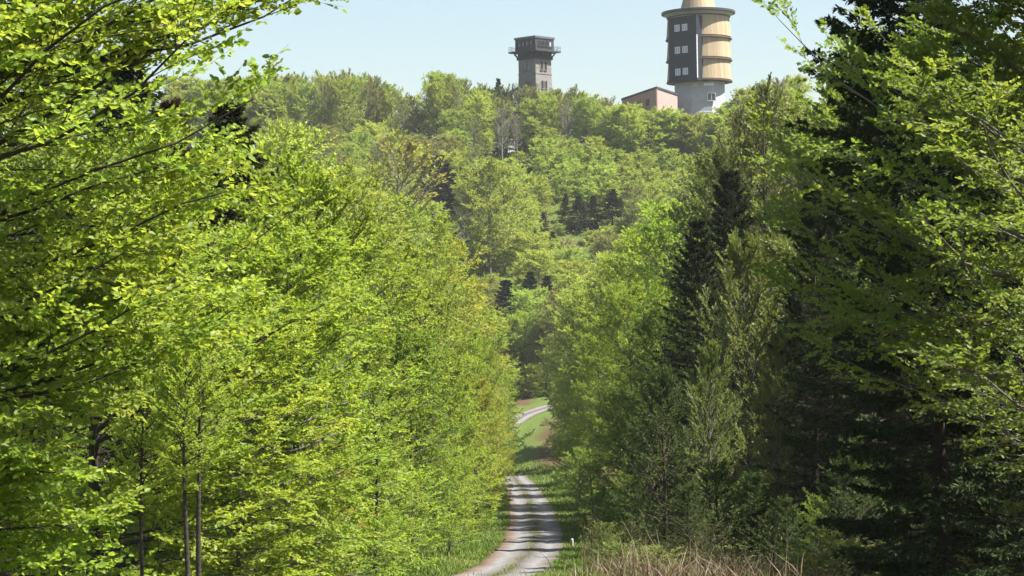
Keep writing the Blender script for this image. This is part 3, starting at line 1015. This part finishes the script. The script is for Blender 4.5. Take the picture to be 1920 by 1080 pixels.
pts = []
tries = 0
while len(pts) < 245 and tries < 9000:
    tries += 1
    d = 306 + 116 * rng.random() ** .8
    x = U(-58, 62)
    px, py_ = to_px((x, d, ground(x, d)))
    lo = np.interp(d, [306, 340, 380, 422], [880, 800, 640, 500])
    hi = np.interp(d, [306, 340, 380, 422], [1110, 1240, 1380, 1480])
    if not lo < px < hi:
        continue
    young = 955 < px < 1330 and d > 372
    sep = 4.2 if young else 5.4
    if any((x - a) ** 2 + (d - b) ** 2 < sep ** 2 for a, b in pts):
        continue
    if abs(x - path_x(d)) < 4 and d < 312:
        continue
    H = (U(4.0, 6.2) if d > 398 else U(5, 7.5)) if young else U(8, 12)
    if in_the_way(x, d, H):
        while H > 2.2 and in_the_way(x, d, H):
            H *= .85
    pts.append((x, d))
    r_ = rng.random()
    ac, up = where(px, d)
    if young or H < 6:
        plant(YOUNG[rng.integers(2)], 'young_beech', x, d, H, 'low bright young beech ' + up + ', ' + ac, 'young beeches on the hillside', wide=U(1.2, 1.6) * (1.35 if H < 4 else 1))
    elif r_ < (.38 if px < 830 else .24):
        plant(THIN[rng.integers(2)], 'half_bare_beech', x, d, H, 'grey-twigged beech half in leaf ' + up + ', ' + ac, 'half-bare beeches on the hillside', wide=U(.9, 1.2))
    else:
        plant(FAR[rng.integers(4)], 'beech_tree', x, d, H, 'light green full-grown beech ' + up + ', ' + ac, 'beeches covering the hillside', wide=U(1.05, 1.5), leaf='leaf_olive' if rng.random() < (.45 if px < 800 else .15) else None)

# singled-out trees on the hill
fs = lambda px, top, d, lab, wide=1.0, k=0: plant_px(SPR_FAR[k], 'spruce_tree', px, top, d, lab, 'spruces on the hill', wide=wide * 2.0)
fs(824, 285, 372, 'tall dark narrow spruce standing alone high on the slope, left of the clearing', 1.0)
fs(933, 143, 452, 'small dark spruce tip on the skyline just left of the stone tower', .30, 1)
fs(1060, 360, 383, 'slimmest dark spruce at the left end of the row of four on the slope', .55)
fs(1086, 364, 379, 'broad dark spruce, second from the left in the row of four', .8, 1)
fs(1113, 364, 382, 'dark spruce, third from the left in the row of four', .7)
fs(1148, 352, 380, 'tallest dark spruce at the right end of the row of four', .85, 1)
fs(1019, 396, 376, 'small dark spruce below and left of the row of four spruces', .7)
fs(1036, 432, 364, 'smallest dark spruce low on the slope under the row of four', .6, 1)
fs(994, 312, 398, 'tiny dark spruce poking out of the bright thicket below the stone tower', .5)
fs(946, 520, 322, 'dark spruce at the foot of the hill, left of two fainter ones', .75)
fs(993, 505, 326, 'dull spruce at the foot of the hill between two others', .6, 1)
fs(1027, 512, 328, 'dull spruce at the foot of the hill, right of two others', .55)
plant_px(BARE[0], 'bare_tree', 940, 212, 417, 'bare grey tree with pale trunk below the stone tower', wide=1.1)
plant_px(BARE[0], 'bare_tree', 968, 222, 420, 'bare grey tree just right of the pale-trunked one on the crest', wide=.9)
plant_px(BARE[0], 'bare_tree', 1060, 205, 424, 'bare-trunked grey tree on the crest between the two towers', wide=.9)
plant_px(BARE[0], 'bare_tree', 1135, 212, 424, 'slender grey bare tree on the crest left of the brick hall', wide=.8)
plant_px(BARE[0], 'bare_tree', 1165, 222, 424, 'grey bare tree on the crest in front of the brick hall', wide=.8)
plant_px(BARE[0], 'bare_tree', 868, 372, 362, 'grey bare tree on the slope beside the tall lone spruce', wide=1.0)
plant_px(FAR[3], 'beech_tree', 917, 328, 345, 'tall beech with a long dark visible trunk in the middle of the slope', wide=1.0)
plant_px(THIN[0], 'beech_tree', 742, 300, 330, 'reddish-brown tree in bud on the slope, left of the lone spruce', wide=1.4, leaf='leaf_bronze')
plant_px(MID[1], 'beech_tree', 1050, 552, 306, 'olive beech with dark trunk at the bend where the track turns', wide=1.15, leaf='leaf_olive')
plant_px(MID[0], 'beech_tree', 985, 590, 309, 'dense green beech behind the far bend of the track', wide=1.2)
plant_px(MID[0], 'beech_tree', 935, 640, 306, 'green beech left of the far bend of the track', wide=1.0, leaf='leaf_far')
for px, top, d, lab in ((1000, 690, 303, 'low leafy bush behind the middle of the far bend'), (965, 700, 303, 'low leafy bush at the left end of the far bend'), (1040, 705, 304, 'low leafy bush at the right end of the far bend')):
    plant_px(YOUNG[0], 'beech_bush', px, top, d, lab, 'bushes behind the far bend', wide=1.2, cat='bush')
# the skyline row runs on behind the near left foliage
for px in np.arange(330, 515, 22):
    for d, dy in ((437, 0), (428, 22)):
        p = W(px + U(-7, 7), 152 + dy + U(0, 14), d)
        plant(FAR[rng.integers(4)], 'beech_tree', p[0], d, p[2] - float(ground(p[0], d)), 'hilltop beech half hidden behind the near left foliage', 'hilltop beeches behind the near left foliage', wide=U(1.0, 1.3))
# lone pole below the round tower
pp = W(1289, 216, 426)
gz = float(ground(pp[0], 426)) - .3
lathe('pole', None, [(.22, 0), (.17, pp[2] - gz), (.05, pp[2] - gz + .2)], 'bark_dark', 10, loc=(pp[0], 426, gz), label='thin dark pole standing below the round tower on the crest', category='pole')

# undergrowth on the slope, one mass
nu = 36000
ux = U(-60, 66, nu)
uy = U(303, 440, nu)
uz = ground(ux, uy) + U(.1, 1.0, nu) * (.6 + 1.6 * (np.sin(ux * .8) * np.sin(uy * .7) * .5 + .5))
V, Q, m_ = leaf_geo(np.stack([ux, uy, uz], -1), rng.normal(0, 1, (nu, 3)), rng.normal(0, .7, (nu, 3)) + [0, 0, 1], U(.2, .42, nu), U(.14, .28, nu), False)
link('undergrowth', raw_mesh('undergrowth', V, Q, None, 'leaf_far', {'rnd': np.repeat(U(0, 1, nu), m_)}), kind='stuff', label='low green undergrowth covering the hillside between the trees', category='undergrowth')

# ------------------------------------------------------------------ trees walling the track
rng = np.random.default_rng(23)
GL, GR = 'beeches walling the left of the track', 'beeches walling the right of the track'
left_wall = [  # px, top row, distance, kind, leaf, width, label
    (905, 600, 215, 0, 'leaf_spring', .75, 'yellow-green beech nearest the track where it vanishes, left side'),
    (868, 545, 195, 1, 'leaf_bronze', .8, 'bronze-tinged beech high beside the vanishing track, left side'),
    (835, 480, 180, 2, 'leaf_bronze', .85, 'yellow-bronze beech whose top stands below the lone hillside spruce'),
    (905, 665, 165, 2, 'leaf_spring', .6, 'narrow bright beech leaning its foliage over the left track edge'),
    (780, 425, 165, 0, 'leaf_spring', .9, 'tall bright beech left of the bronze-topped ones'),
    (725, 400, 150, 1, 'leaf_far', .9, 'tall olive beech behind the big bright left thicket'),
    (880, 640, 130, 0, 'leaf_spring', .62, 'bright young beech half way down the left edge of the track'),
    (665, 370, 140, 2, 'leaf_far', .9, 'olive green beech rising behind the left thicket, below the hilltop'),
    (605, 345, 130, 0, 'leaf_far', .9, 'beech whose top meets the overhanging yellow branch'),
    (800, 540, 112, 1, 'leaf_spring', .8, 'broad bright beech in the middle of the left thicket'),
    (845, 690, 96, 2, 'leaf_spring', .72, 'bright beech with low branches over the grass verge'),
    (735, 490, 95, 0, 'leaf_spring', .9, 'bright beech behind the twin dark trunks of the left thicket'),
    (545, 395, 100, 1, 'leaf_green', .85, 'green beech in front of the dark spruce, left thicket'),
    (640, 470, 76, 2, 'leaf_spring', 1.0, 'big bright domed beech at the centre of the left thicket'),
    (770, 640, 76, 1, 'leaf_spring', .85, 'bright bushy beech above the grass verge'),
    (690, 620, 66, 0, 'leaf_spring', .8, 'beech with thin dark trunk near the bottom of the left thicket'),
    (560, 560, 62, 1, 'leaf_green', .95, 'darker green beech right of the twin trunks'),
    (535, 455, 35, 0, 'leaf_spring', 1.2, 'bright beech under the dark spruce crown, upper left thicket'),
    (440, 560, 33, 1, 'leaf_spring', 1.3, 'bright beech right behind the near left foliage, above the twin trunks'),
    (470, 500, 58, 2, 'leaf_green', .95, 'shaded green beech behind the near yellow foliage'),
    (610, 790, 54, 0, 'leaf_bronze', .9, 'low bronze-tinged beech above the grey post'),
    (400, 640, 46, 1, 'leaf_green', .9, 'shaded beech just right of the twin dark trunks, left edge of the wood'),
]
for px, top, d, k, lf, wd, lab in left_wall:
    plant_px(MID[k], 'beech_tree', px, top, d, lab, GL, leaf=lf, wide=wd)
for px, top, d, k, lf, wd, lab in (
        (928, 700, 235, 0, 'leaf_spring', .75, 'low yellow-green beech hiding the left of the track at its dip'),
        (935, 760, 190, 1, 'leaf_spring', .7, 'low bright beech pushing twigs over the track from the left'),
        (915, 770, 150, 2, 'leaf_spring', .75, 'low bushy beech on the left verge half way along the track'),
        (890, 720, 120, 1, 'leaf_bronze', .8, 'bushy gold-tinged beech on the left verge')):
    plant_px(MID[k], 'beech_tree', px, top, d, lab, GL, leaf=lf, wide=wd * 1.3)
right_wall = [
    (1108, 560, 232, 1, 'leaf_spring', .9, 'tall shaded beech on the right bank above the dip'),
    (1118, 600, 222, 0, 'leaf_spring', .9, 'shaded beech on the right bank, before the dip'),
    (1065, 720, 250, 2, 'leaf_green', 1.0, 'low shaded beech at the right of the dip in the track'),
    (1085, 560, 262, 0, 'leaf_far', .9, 'olive beech right of the track before its far bend'),
    (1120, 545, 235, 1, 'leaf_far', .95, 'light beech on the right behind the dark verge bank'),
    (1165, 505, 205, 2, 'leaf_spring', .95, 'bright-topped beech on the right, below the row of four spruces'),
    (1080, 690, 205, 0, 'leaf_spring', .6, 'low dark green beech overhanging the right of the track'),
    (1215, 455, 175, 0, 'leaf_spring', .95, 'bright beech on the right below the brick hall'),
    (1120, 640, 165, 1, 'leaf_spring', .8, 'shaded dark green beech on the right track bank'),
    (1275, 405, 150, 1, 'leaf_spring', .9, 'tall bright beech on the right below the round tower'),
    (1180, 560, 135, 2, 'leaf_spring', .85, 'green beech with drooping sprays, right of the track'),
    (1350, 325, 128, 2, 'leaf_dull', .85, 'dull green tree left of the sparse skyline tree'),
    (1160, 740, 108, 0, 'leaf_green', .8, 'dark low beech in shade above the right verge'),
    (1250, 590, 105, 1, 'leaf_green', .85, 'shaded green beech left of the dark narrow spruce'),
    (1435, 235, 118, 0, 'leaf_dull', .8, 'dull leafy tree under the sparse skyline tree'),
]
for px, top, d, k, lf, wd, lab in right_wall:
    plant_px(MID[k], 'beech_tree', px, top, d, lab, GR, leaf=lf, wide=wd)
SPARSE = Proto(broadleaf(H=18, r0=.17, h0=.3, n1=44, crown=3.0, e0=35, e1=72, n2=9, l2=.42, n3=6, l3=.5, m=5, leaf=.11, vs=.3, tilt=.6, bare=.45, twig_r=.007, curv=.15), 'bark_brown', 'leaf_dull')
plant_px(SPARSE, 'sparse_tree', 1440, 172, 105, 'sparse brown-twigged tree against the sky right of the round tower', wide=1.0)
plant_px(SPARSE, 'sparse_tree', 1392, 222, 112, 'thin half-leafed tree in front of the round tower foot', wide=.9)
WILLOW = Proto(broadleaf(H=9, r0=.09, h0=.05, n1=56, crown=2.3, e0=30, e1=70, n2=10, l2=.42, n3=7, l3=.30, m=8, leaf=.075, lw=.5, vs=.3, tilt=.6, twig_r=.004), 'bark_grey', 'leaf_dull')
plant_px(WILLOW, 'willow_tree', 1400, 470, 66, 'grey-green fine-leaved willow in front of the dark spruces', wide=.95)
plant_px(WILLOW, 'willow_tree', 1330, 660, 58, 'low grey-green willow bush beside the shaded bank', wide=.95)
plant_px(WILLOW, 'willow_tree', 1455, 640, 60, 'grey-green willow behind the young spruces, right of the low willow bush', wide=.8)

# spruces
sp = lambda px, top, d, lab, k=0, wide=1.0, leaf=None: plant_px(SPR[k], 'spruce_tree', px, top, d, lab, 'dark spruces beside the track', wide=wide, leaf=leaf)
sp(1365, 305, 92, 'dark narrow spruce between the sparse tree and the right beeches', 0, 1.05)
sp(1300, 400, 84, 'dark spruce hidden behind the low willow bush', 1, 1.0)
plant_px(SPR_TALL, 'spruce_tree', 1715, -640, 36, 'great dark spruce at the top right with boughs against the sky', 'dark spruces beside the track', wide=1.0)
sp(1620, 60, 52, 'dark spruce behind the great spruce, left of it', 1, .85)
sp(1520, 330, 60, 'dark shaded spruce behind the right-hand leafy branches', 0, .8)
sp(1900, 150, 50, 'dark spruce deep in the shade at the right edge', 1, 1.0)
sp(1690, 420, 46, 'black-shaded spruce low in the right wood', 0, .95)
sp(1545, 520, 66, 'low shaded spruce behind the young spruces', 1, .8)
sp(1830, 500, 42, 'shaded spruce at the lower right edge of the wood', 0, 1.0)
sp(415, 175, 43, 'dark spruce behind the near yellow-green branches at the upper left', 1, 1.25)
sp(330, 165, 41, 'brown-boughed spruce half hidden by the near left foliage', 0, .8, 'needle_dead')
sp(265, 75, 56, 'broad dark spruce closing the gap behind the near left beech, upper left', 1, 1.3)
sp(515, 300, 48, 'dark spruce crown under the overhanging yellow branch', 0, .55)
sp(130, 300, 54, 'dark spruce behind the near foliage at the left edge', 0, .9)
sp(60, 560, 48, 'shaded spruce low at the left edge', 1, .8)
for px, top, d, wd, lab in ((1290, 905, 50, 1.0, 'young spruce bush behind the dry grass, leftmost of the group'), (1345, 865, 52, 1.1, 'young spruce with pale upright tips behind the dry grass'),
                            (1410, 885, 51, 1.1, 'young spruce bush in the middle of the group behind the dry grass'), (1470, 930, 49, 1.0, 'young spruce bush, rightmost of the group behind the dry grass'),
                            (1240, 690, 70, .8, 'light-tipped young spruce standing out before the shaded beeches'), (1600, 820, 44, 1.0, 'shaded young spruce in the dark right wood')):
    plant_px(SPR_YOUNG[0], 'young_spruce', px, top, d, lab, 'young spruces by the track', wide=wd)

# denser wood behind on both sides
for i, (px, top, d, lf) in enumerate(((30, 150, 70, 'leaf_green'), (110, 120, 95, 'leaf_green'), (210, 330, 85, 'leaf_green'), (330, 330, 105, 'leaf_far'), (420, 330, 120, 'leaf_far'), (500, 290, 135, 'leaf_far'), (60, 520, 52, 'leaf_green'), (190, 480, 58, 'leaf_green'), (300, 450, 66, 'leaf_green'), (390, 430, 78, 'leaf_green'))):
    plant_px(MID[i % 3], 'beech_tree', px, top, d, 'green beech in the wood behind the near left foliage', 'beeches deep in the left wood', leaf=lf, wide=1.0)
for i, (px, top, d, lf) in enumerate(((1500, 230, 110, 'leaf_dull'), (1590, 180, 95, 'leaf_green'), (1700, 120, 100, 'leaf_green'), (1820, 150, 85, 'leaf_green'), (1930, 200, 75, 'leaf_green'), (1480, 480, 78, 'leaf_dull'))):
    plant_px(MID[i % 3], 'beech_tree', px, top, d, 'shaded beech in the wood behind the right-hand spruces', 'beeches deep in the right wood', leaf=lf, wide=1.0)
for i, (px, top, d) in enumerate(((1580, 250, 66), (1660, 200, 62), (1760, 300, 58), (1870, 330, 60), (1960, 200, 56), (1490, 520, 70), (1640, 560, 58), (1740, 600, 54), (1900, 600, 48))):
    sp(px, top, d, 'dark spruce in the shaded mass of the right wood', i % 2, .9)

for i, (x, y, H) in enumerate(((11.6, 37, 10.5), (12.2, 45.5, 8), (12.5, 22, 11), (13.0, 31, 14), (14.5, 41, 14), (13.5, 49, 11), (16.5, 57, 18), (15.5, 66, 17), (18, 75, 18), (19.5, 87, 18), (20, 100, 18))):  # stand put in, mostly out of frame, to shade the right wood
    plant(SPR[i % 2], 'spruce_tree', x, y, H, 'tall dark spruce in the stand added to shade the right edge of the wood', 'spruces added to shade the right edge', wide=.95)

# saplings under the edge of the wood
for px, top, d, k, lf, wd, lab in (
        (265, 830, 36, 0, 'leaf_green', 1.0, 'slender sapling at the lower left under the near foliage'),
        (120, 930, 34, 1, 'leaf_spring', 1.1, 'low sapling in the lower left corner'),
        (470, 880, 40, 1, 'leaf_green', 1.2, 'low sapling right of the twin trunks'),
        (560, 930, 44, 0, 'leaf_green', 1.1, 'sapling behind the grey post'),
        (700, 880, 62, 1, 'leaf_spring', 1.2, 'bright sapling at the edge of the grass verge, left thicket'),
        (770, 900, 70, 0, 'leaf_spring', 1.2, 'bright sapling on the verge, second towards the track'),
        (840, 860, 84, 1, 'leaf_spring', 1.1, 'sapling with dark stem beside the verge near the track'),
        (890, 850, 110, 0, 'leaf_spring', 1.1, 'bright sapling at the left edge of the track'),
        (705, 975, 57, 0, 'leaf_spring', 1.2, 'small bright sapling before the slim stem in the left thicket'),
        (640, 980, 50, 1, 'leaf_green', 1.2, 'small sapling just right of the grey post'),
        (1130, 985, 62, 0, 'leaf_dull', 1.3, 'small dull green bush right of the track near the pale marker post'),
        (1180, 900, 78, 1, 'leaf_green', 1.2, 'shaded bush on the bank right of the track'),
        (1110, 880, 110, 0, 'leaf_green', 1.3, 'dark bush on the right bank above the verge'),
        (1085, 850, 140, 1, 'leaf_green', 1.3, 'dark bush farther along the right bank'),
        (1060, 830, 175, 0, 'leaf_green', 1.3, 'dark bush where the right bank meets the shaded bend'),
        (1530, 945, 45, 1, 'leaf_green', .7, 'sapling with a few bright leaves in the dark right wood'),
        (1745, 1040, 36, 0, 'leaf_green', .9, 'tiny bright sapling at the bottom right corner'),
        (1850, 880, 38, 0, 'leaf_green', 1.1, 'shaded sapling at the right edge')):
    plant_px(SAPL[k], 'sapling', px, top, d, lab, 'saplings under the wood edge', leaf=lf, wide=wd)

# twin dark trunks and another slim one in the left thicket
SLIM = Proto(broadleaf(H=8, r0=.075, h0=.5, n1=26, crown=1.8, e0=15, e1=60, n2=9, l2=.42, n3=5, l3=.3, m=6, leaf=.085, vs=.14, tilt=.4), 'bark_dark', 'leaf_spring')
plant_px(SLIM, 'slim_beech', 346, 650, 27.5, 'slim dark-stemmed beech, left one of the twin trunks', rot=0, wide=1.0)
plant_px(SLIM, 'slim_beech', 366, 620, 28, 'slim dark-stemmed beech, right one of the twin trunks', rot=2, wide=1.0)
plant_px(SLIM, 'slim_beech', 262, 700, 28.5, 'slim dark-stemmed beech left of the twin trunks', rot=1, wide=.9)
plant_px(SLIM, 'slim_beech', 700, 720, 60, 'slim dark-stemmed beech in the bright middle of the left thicket', rot=3, wide=1.1)


# ------------------------------------------------------------------ near trees, bough by bough
def near_tree(sk, name, x, y, bark, leaf, label, twig_parts=True):
    e = empty(name, (x, y, float(ground(x, y)) - .1), 0, label, 'tree')
    V, Q = tubes(sk['TP'], sk['TR'], 10)
    link('trunk', raw_mesh('trunk', V, Q, None, bark, smooth=True), e)
    for i in range(sk['n1']):
        V, Q = join(wood_parts(sk, [i], sides=(6, 4)))
        b = link('branch', raw_mesh('branch', V, Q, None, bark, smooth=True), e)
        link('leaves', leaves_mesh(sk, leaf, sk['b4'] == i), b, kind='stuff')
    return e


east = lambda spread: (lambda n_: np.radians(U(-spread, spread, n_)))
west = lambda spread: (lambda n_: np.radians(180 + U(-spread, spread, n_)))
full = lambda t: .78 + .22 * np.sin(t * PI)
rng = np.random.default_rng(97)
near_tree(broadleaf(H=9.5, r0=.15, h0=.10, n1=84, crown=3.95, prof=lambda t: np.interp(t, [0, .12, .19, .26, .33, .5, .8, 1], [.64, .80, .78, .80, 1.0, 1.04, .98, .5]), e0=2, e1=30, n2=15, l2=.36, n3=11, l3=.30, m=7,
                    leaf=.061, lw=.74, fine=True, vs=.34, tilt=.85, az=east(78), wobble=.08, thick=.62, twig_r=.002), 'near_beech', -5.6, 17.5, 'bark_dark', 'leaf_spring',
          'near beech filling the left edge with layered yellow-green boughs')
rng = np.random.default_rng(32)
near_tree(broadleaf(H=7.5, r0=.07, h0=.45, n1=34, crown=1.6, prof=dome(.4), e0=8, e1=55, n2=10, l2=.42, n3=7, l3=.28, m=7, leaf=.072, lw=.7, fine=True, vs=.36, tilt=.9, wobble=.08, thick=.7, twig_r=.002, lean=(.5, 0)),
          'near_beech', -4.2, 38.0, 'bark_dark', 'leaf_spring', 'yellow-green young beech before the dark spruce, upper left')
rng = np.random.default_rng(54)
near_tree(broadleaf(H=10.5, r0=.16, h0=.20, n1=66, crown=3.8, prof=lambda t: np.interp(t, [0, .25, .45, .6, 1], [.95, 1.05, .74, .48, .25]), e0=2, e1=40, n2=13, l2=.38, n3=9, l3=.32, m=8, leaf=.062, lw=.72, fine=True, vs=.36, tilt=.9, az=west(75), wobble=.08, thick=.6, twig_r=.002, curv=.2),
          'near_beech', 6.9, 23.0, 'bark_grey', 'leaf_green', 'near beech on the right edge with sunlit boughs before the great spruce')

rng = np.random.default_rng(34)
near_tree(broadleaf(H=6.2, r0=.11, h0=.06, n1=44, crown=3.4, prof=dome(.5), e0=4, e1=48, n2=12, l2=.42, n3=7, l3=.32, m=7, leaf=.085, lw=.7, vs=.36, tilt=.85, az=east(85)),
          'near_beech', -6.4, 31.0, 'bark_dark', 'leaf_spring', 'yellow-green beech behind the near left one, filling the gap below the dark spruce')

# shaded undergrowth on the forest floor either side
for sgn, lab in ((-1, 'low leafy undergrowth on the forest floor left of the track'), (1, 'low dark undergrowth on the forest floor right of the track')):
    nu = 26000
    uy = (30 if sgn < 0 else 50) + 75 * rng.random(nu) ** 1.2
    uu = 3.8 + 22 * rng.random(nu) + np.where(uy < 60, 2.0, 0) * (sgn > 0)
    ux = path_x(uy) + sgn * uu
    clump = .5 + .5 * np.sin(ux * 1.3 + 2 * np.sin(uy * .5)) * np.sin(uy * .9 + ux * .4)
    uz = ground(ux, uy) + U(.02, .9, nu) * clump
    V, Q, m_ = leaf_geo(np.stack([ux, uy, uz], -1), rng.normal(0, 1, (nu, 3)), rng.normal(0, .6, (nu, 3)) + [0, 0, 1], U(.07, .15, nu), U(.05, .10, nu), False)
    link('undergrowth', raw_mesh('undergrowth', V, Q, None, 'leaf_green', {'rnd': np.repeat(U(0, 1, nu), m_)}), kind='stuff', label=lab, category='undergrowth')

# ------------------------------------------------------------------ grass, dry stalks, posts
rng = np.random.default_rng(25)
def blades(n_, x, y, h, w, lean=.35):
    z = ground(x, y)
    B = np.stack([x, y, z], -1)
    a = U(0, 2 * PI, n_)
    S = np.stack([np.cos(a), np.sin(a), np.zeros(n_)], -1) * (w / 2)[:, None]
    dv = np.stack([rng.normal(0, lean, n_), rng.normal(0, lean, n_), np.ones(n_)], -1) * h[:, None]
    M = B + dv * .55
    T_ = B + dv * np.array([1.35, 1.35, .95])
    V = np.stack([B - S, B + S, M + S * .7, M - S * .7, T_], 1).reshape(-1, 3)
    b = np.arange(n_)[:, None] * 5
    return V, b + [[0, 1, 2, 3]], b + [[3, 2, 4]]


ng = 62000
yy = 45 + 215 * rng.random(ng) ** 1.6
side = np.where(rng.random(ng) < .5, -1, 1)
uu = 1.38 + 5.2 * rng.random(ng) ** 1.7
xx = path_x(yy) + side * uu
hh = U(.05, .24, ng) * (.55 + .9 * sm(1.5, 3.5, uu)) * (1 + yy / 400) * (.6 + .8 * (.5 + .5 * np.sin(xx * 2.3 + yy) * np.sin(yy * .83)))
V, Q, T = blades(ng, xx, yy, hh, U(.018, .035, ng) * (1 + yy / 150))
pat = np.clip(.5 + .35 * np.sin(xx * 1.1 + yy * .5) * np.sin(yy * .31) + rng.normal(0, .22, ng), 0, 1)
link('grass', raw_mesh('grass', V, Q, T, 'grass_blade', {'rnd': np.repeat(pat, 5)}), kind='stuff', label='short sunlit grass on both verges of the track', category='grass')

nm = 7000
yy = 60 + 150 * rng.random(nm) ** 1.4
xx = path_x(yy) + rng.normal(0, .11, nm) + .1 * np.sin(yy * .4)
km = (np.sin(yy * .9) + np.sin(yy * .37 + 1) + rng.normal(0, .8, nm)) > .2
yy, xx = yy[km], xx[km]
V, Q, T = blades(len(yy), xx, yy, U(.07, .15, len(yy)), U(.02, .035, len(yy)) * (1 + yy / 150))
link('grass', raw_mesh('grass', V, Q, T, 'grass_blade', {'rnd': np.repeat(U(.2, 1, len(yy)), 5)}), kind='stuff', label='thin grass growing along the middle of the track', category='grass')
nd = 5200
q_ = rng.random(nd)
dd_ = U(42, 52, nd)
pxs = np.where(q_ < .75, rng.normal(1300, 95, nd), U(1100, 1560, nd))
xd = np.array([W(a, 1000, b)[0] for a, b in zip(pxs, dd_)])
hd = (.3 + .75 * rng.random(nd) ** 1.6) * np.where(rng.random(nd) < .10, 1.55, 1.0) * (.75 + .4 * np.sin(xd * 3.1) * np.sin(xd * 1.3 + dd_))
V, Q, T = blades(nd, xd, dd_, hd, U(.012, .030, nd), .42)
link('dry_grass', raw_mesh('dry_grass', V, Q, T, 'dry_stalk', {'rnd': np.repeat(U(0, 1, nd), 5)}), kind='stuff', label='tall bleached dry grass stalks at the bottom right before the young spruces', category='grass')
nd = 3000
yy = U(38, 66, nd)
xx = W(1300, 1000, 50)[0] + rng.normal(0, 2.6, nd)
V, Q, T = blades(nd, xx, yy, U(.08, .32, nd), U(.012, .026, nd), .4)
link('grass', raw_mesh('grass', V, Q, T, 'grass_blade', {'rnd': np.repeat(U(.2, 1, nd), 5)}), kind='stuff', label='taller green grass among the dry stalks at the bottom right', category='grass')


SCRUB = Proto(broadleaf(H=1.6, r0=.014, h0=.08, n1=16, crown=.75, prof=dome(.5), e0=40, e1=75, n2=5, l2=.4, n3=3, l3=.18, m=3, leaf=.05, vs=.5, tilt=.9, bare=.6, twig_r=.003, thick=.6), 'bark_brown', 'leaf_dull')
for px, top, d, lab in ((1110, 985, 60, 'twiggy brown scrub just right of the pale marker post'), (1200, 995, 47, 'twiggy scrub bush at the left end of the dry grass'), (1330, 1000, 46, 'twiggy scrub rising in the middle of the dry grass'),
                        (1450, 985, 47, 'twiggy scrub at the right end of the dry grass'), (1520, 1000, 45, 'twiggy half-bare scrub right of the dry grass')):
    plant_px(SCRUB, 'scrub_bush', px, top, d, lab, 'twiggy scrub by the dry grass', cat='bush')


for px, top, d, lab in ((1165, 1030, 50, 'low bramble at the left end of the dry grass'), (1235, 1045, 46, 'low bramble poking through the dry grass below the young spruces'), (1375, 1035, 47, 'low bramble right of the middle of the dry grass'),
                        (1495, 1030, 46, 'low bramble at the right end of the dry grass'), (1580, 1025, 44, 'low bramble in the shade right of the dry grass')):
    plant_px(SAPL[0], 'bramble', px, top, d, lab, 'brambles in the dry grass', leaf='leaf_dull', wide=1.9, cat='bush')


def post(px, top, d, r, label, mat='weathered_wood'):
    p = W(px, top, d)
    g = float(ground(p[0], d)) - .2
    h = p[2] - g
    lathe('marker_post', None, [(r, 0), (r, h - .06), (r * .8, h), (r * .2, h + .01)], mat, 10, loc=(p[0], d, g), rot=(.02, -.03, .4), label=label, category='post')


post(1073, 1010, 88, .065, 'short pale marker post in the grass right of the track')
post(545, 1048, 52, .10, 'weathered grey post in the undergrowth at the bottom left')

# ------------------------------------------------------------------ thin spring haze
HAZE = 0.0001
m, n, l, out = new_mat('haze')
pv = n.new('ShaderNodeVolumePrincipled')
pv.inputs['Color'].default_value = (.93, .96, 1.0, 1)
pv.inputs['Density'].default_value = HAZE
l.new(pv.outputs[0], out.inputs['Volume'])
if HAZE > 0:
    hx = box_mesh('haze', -4500, 4500, -300, 9500, -95, 95, 'haze')
    link('haze', hx, kind='stuff', label='thin pale haze in the air over the valley', category='haze')
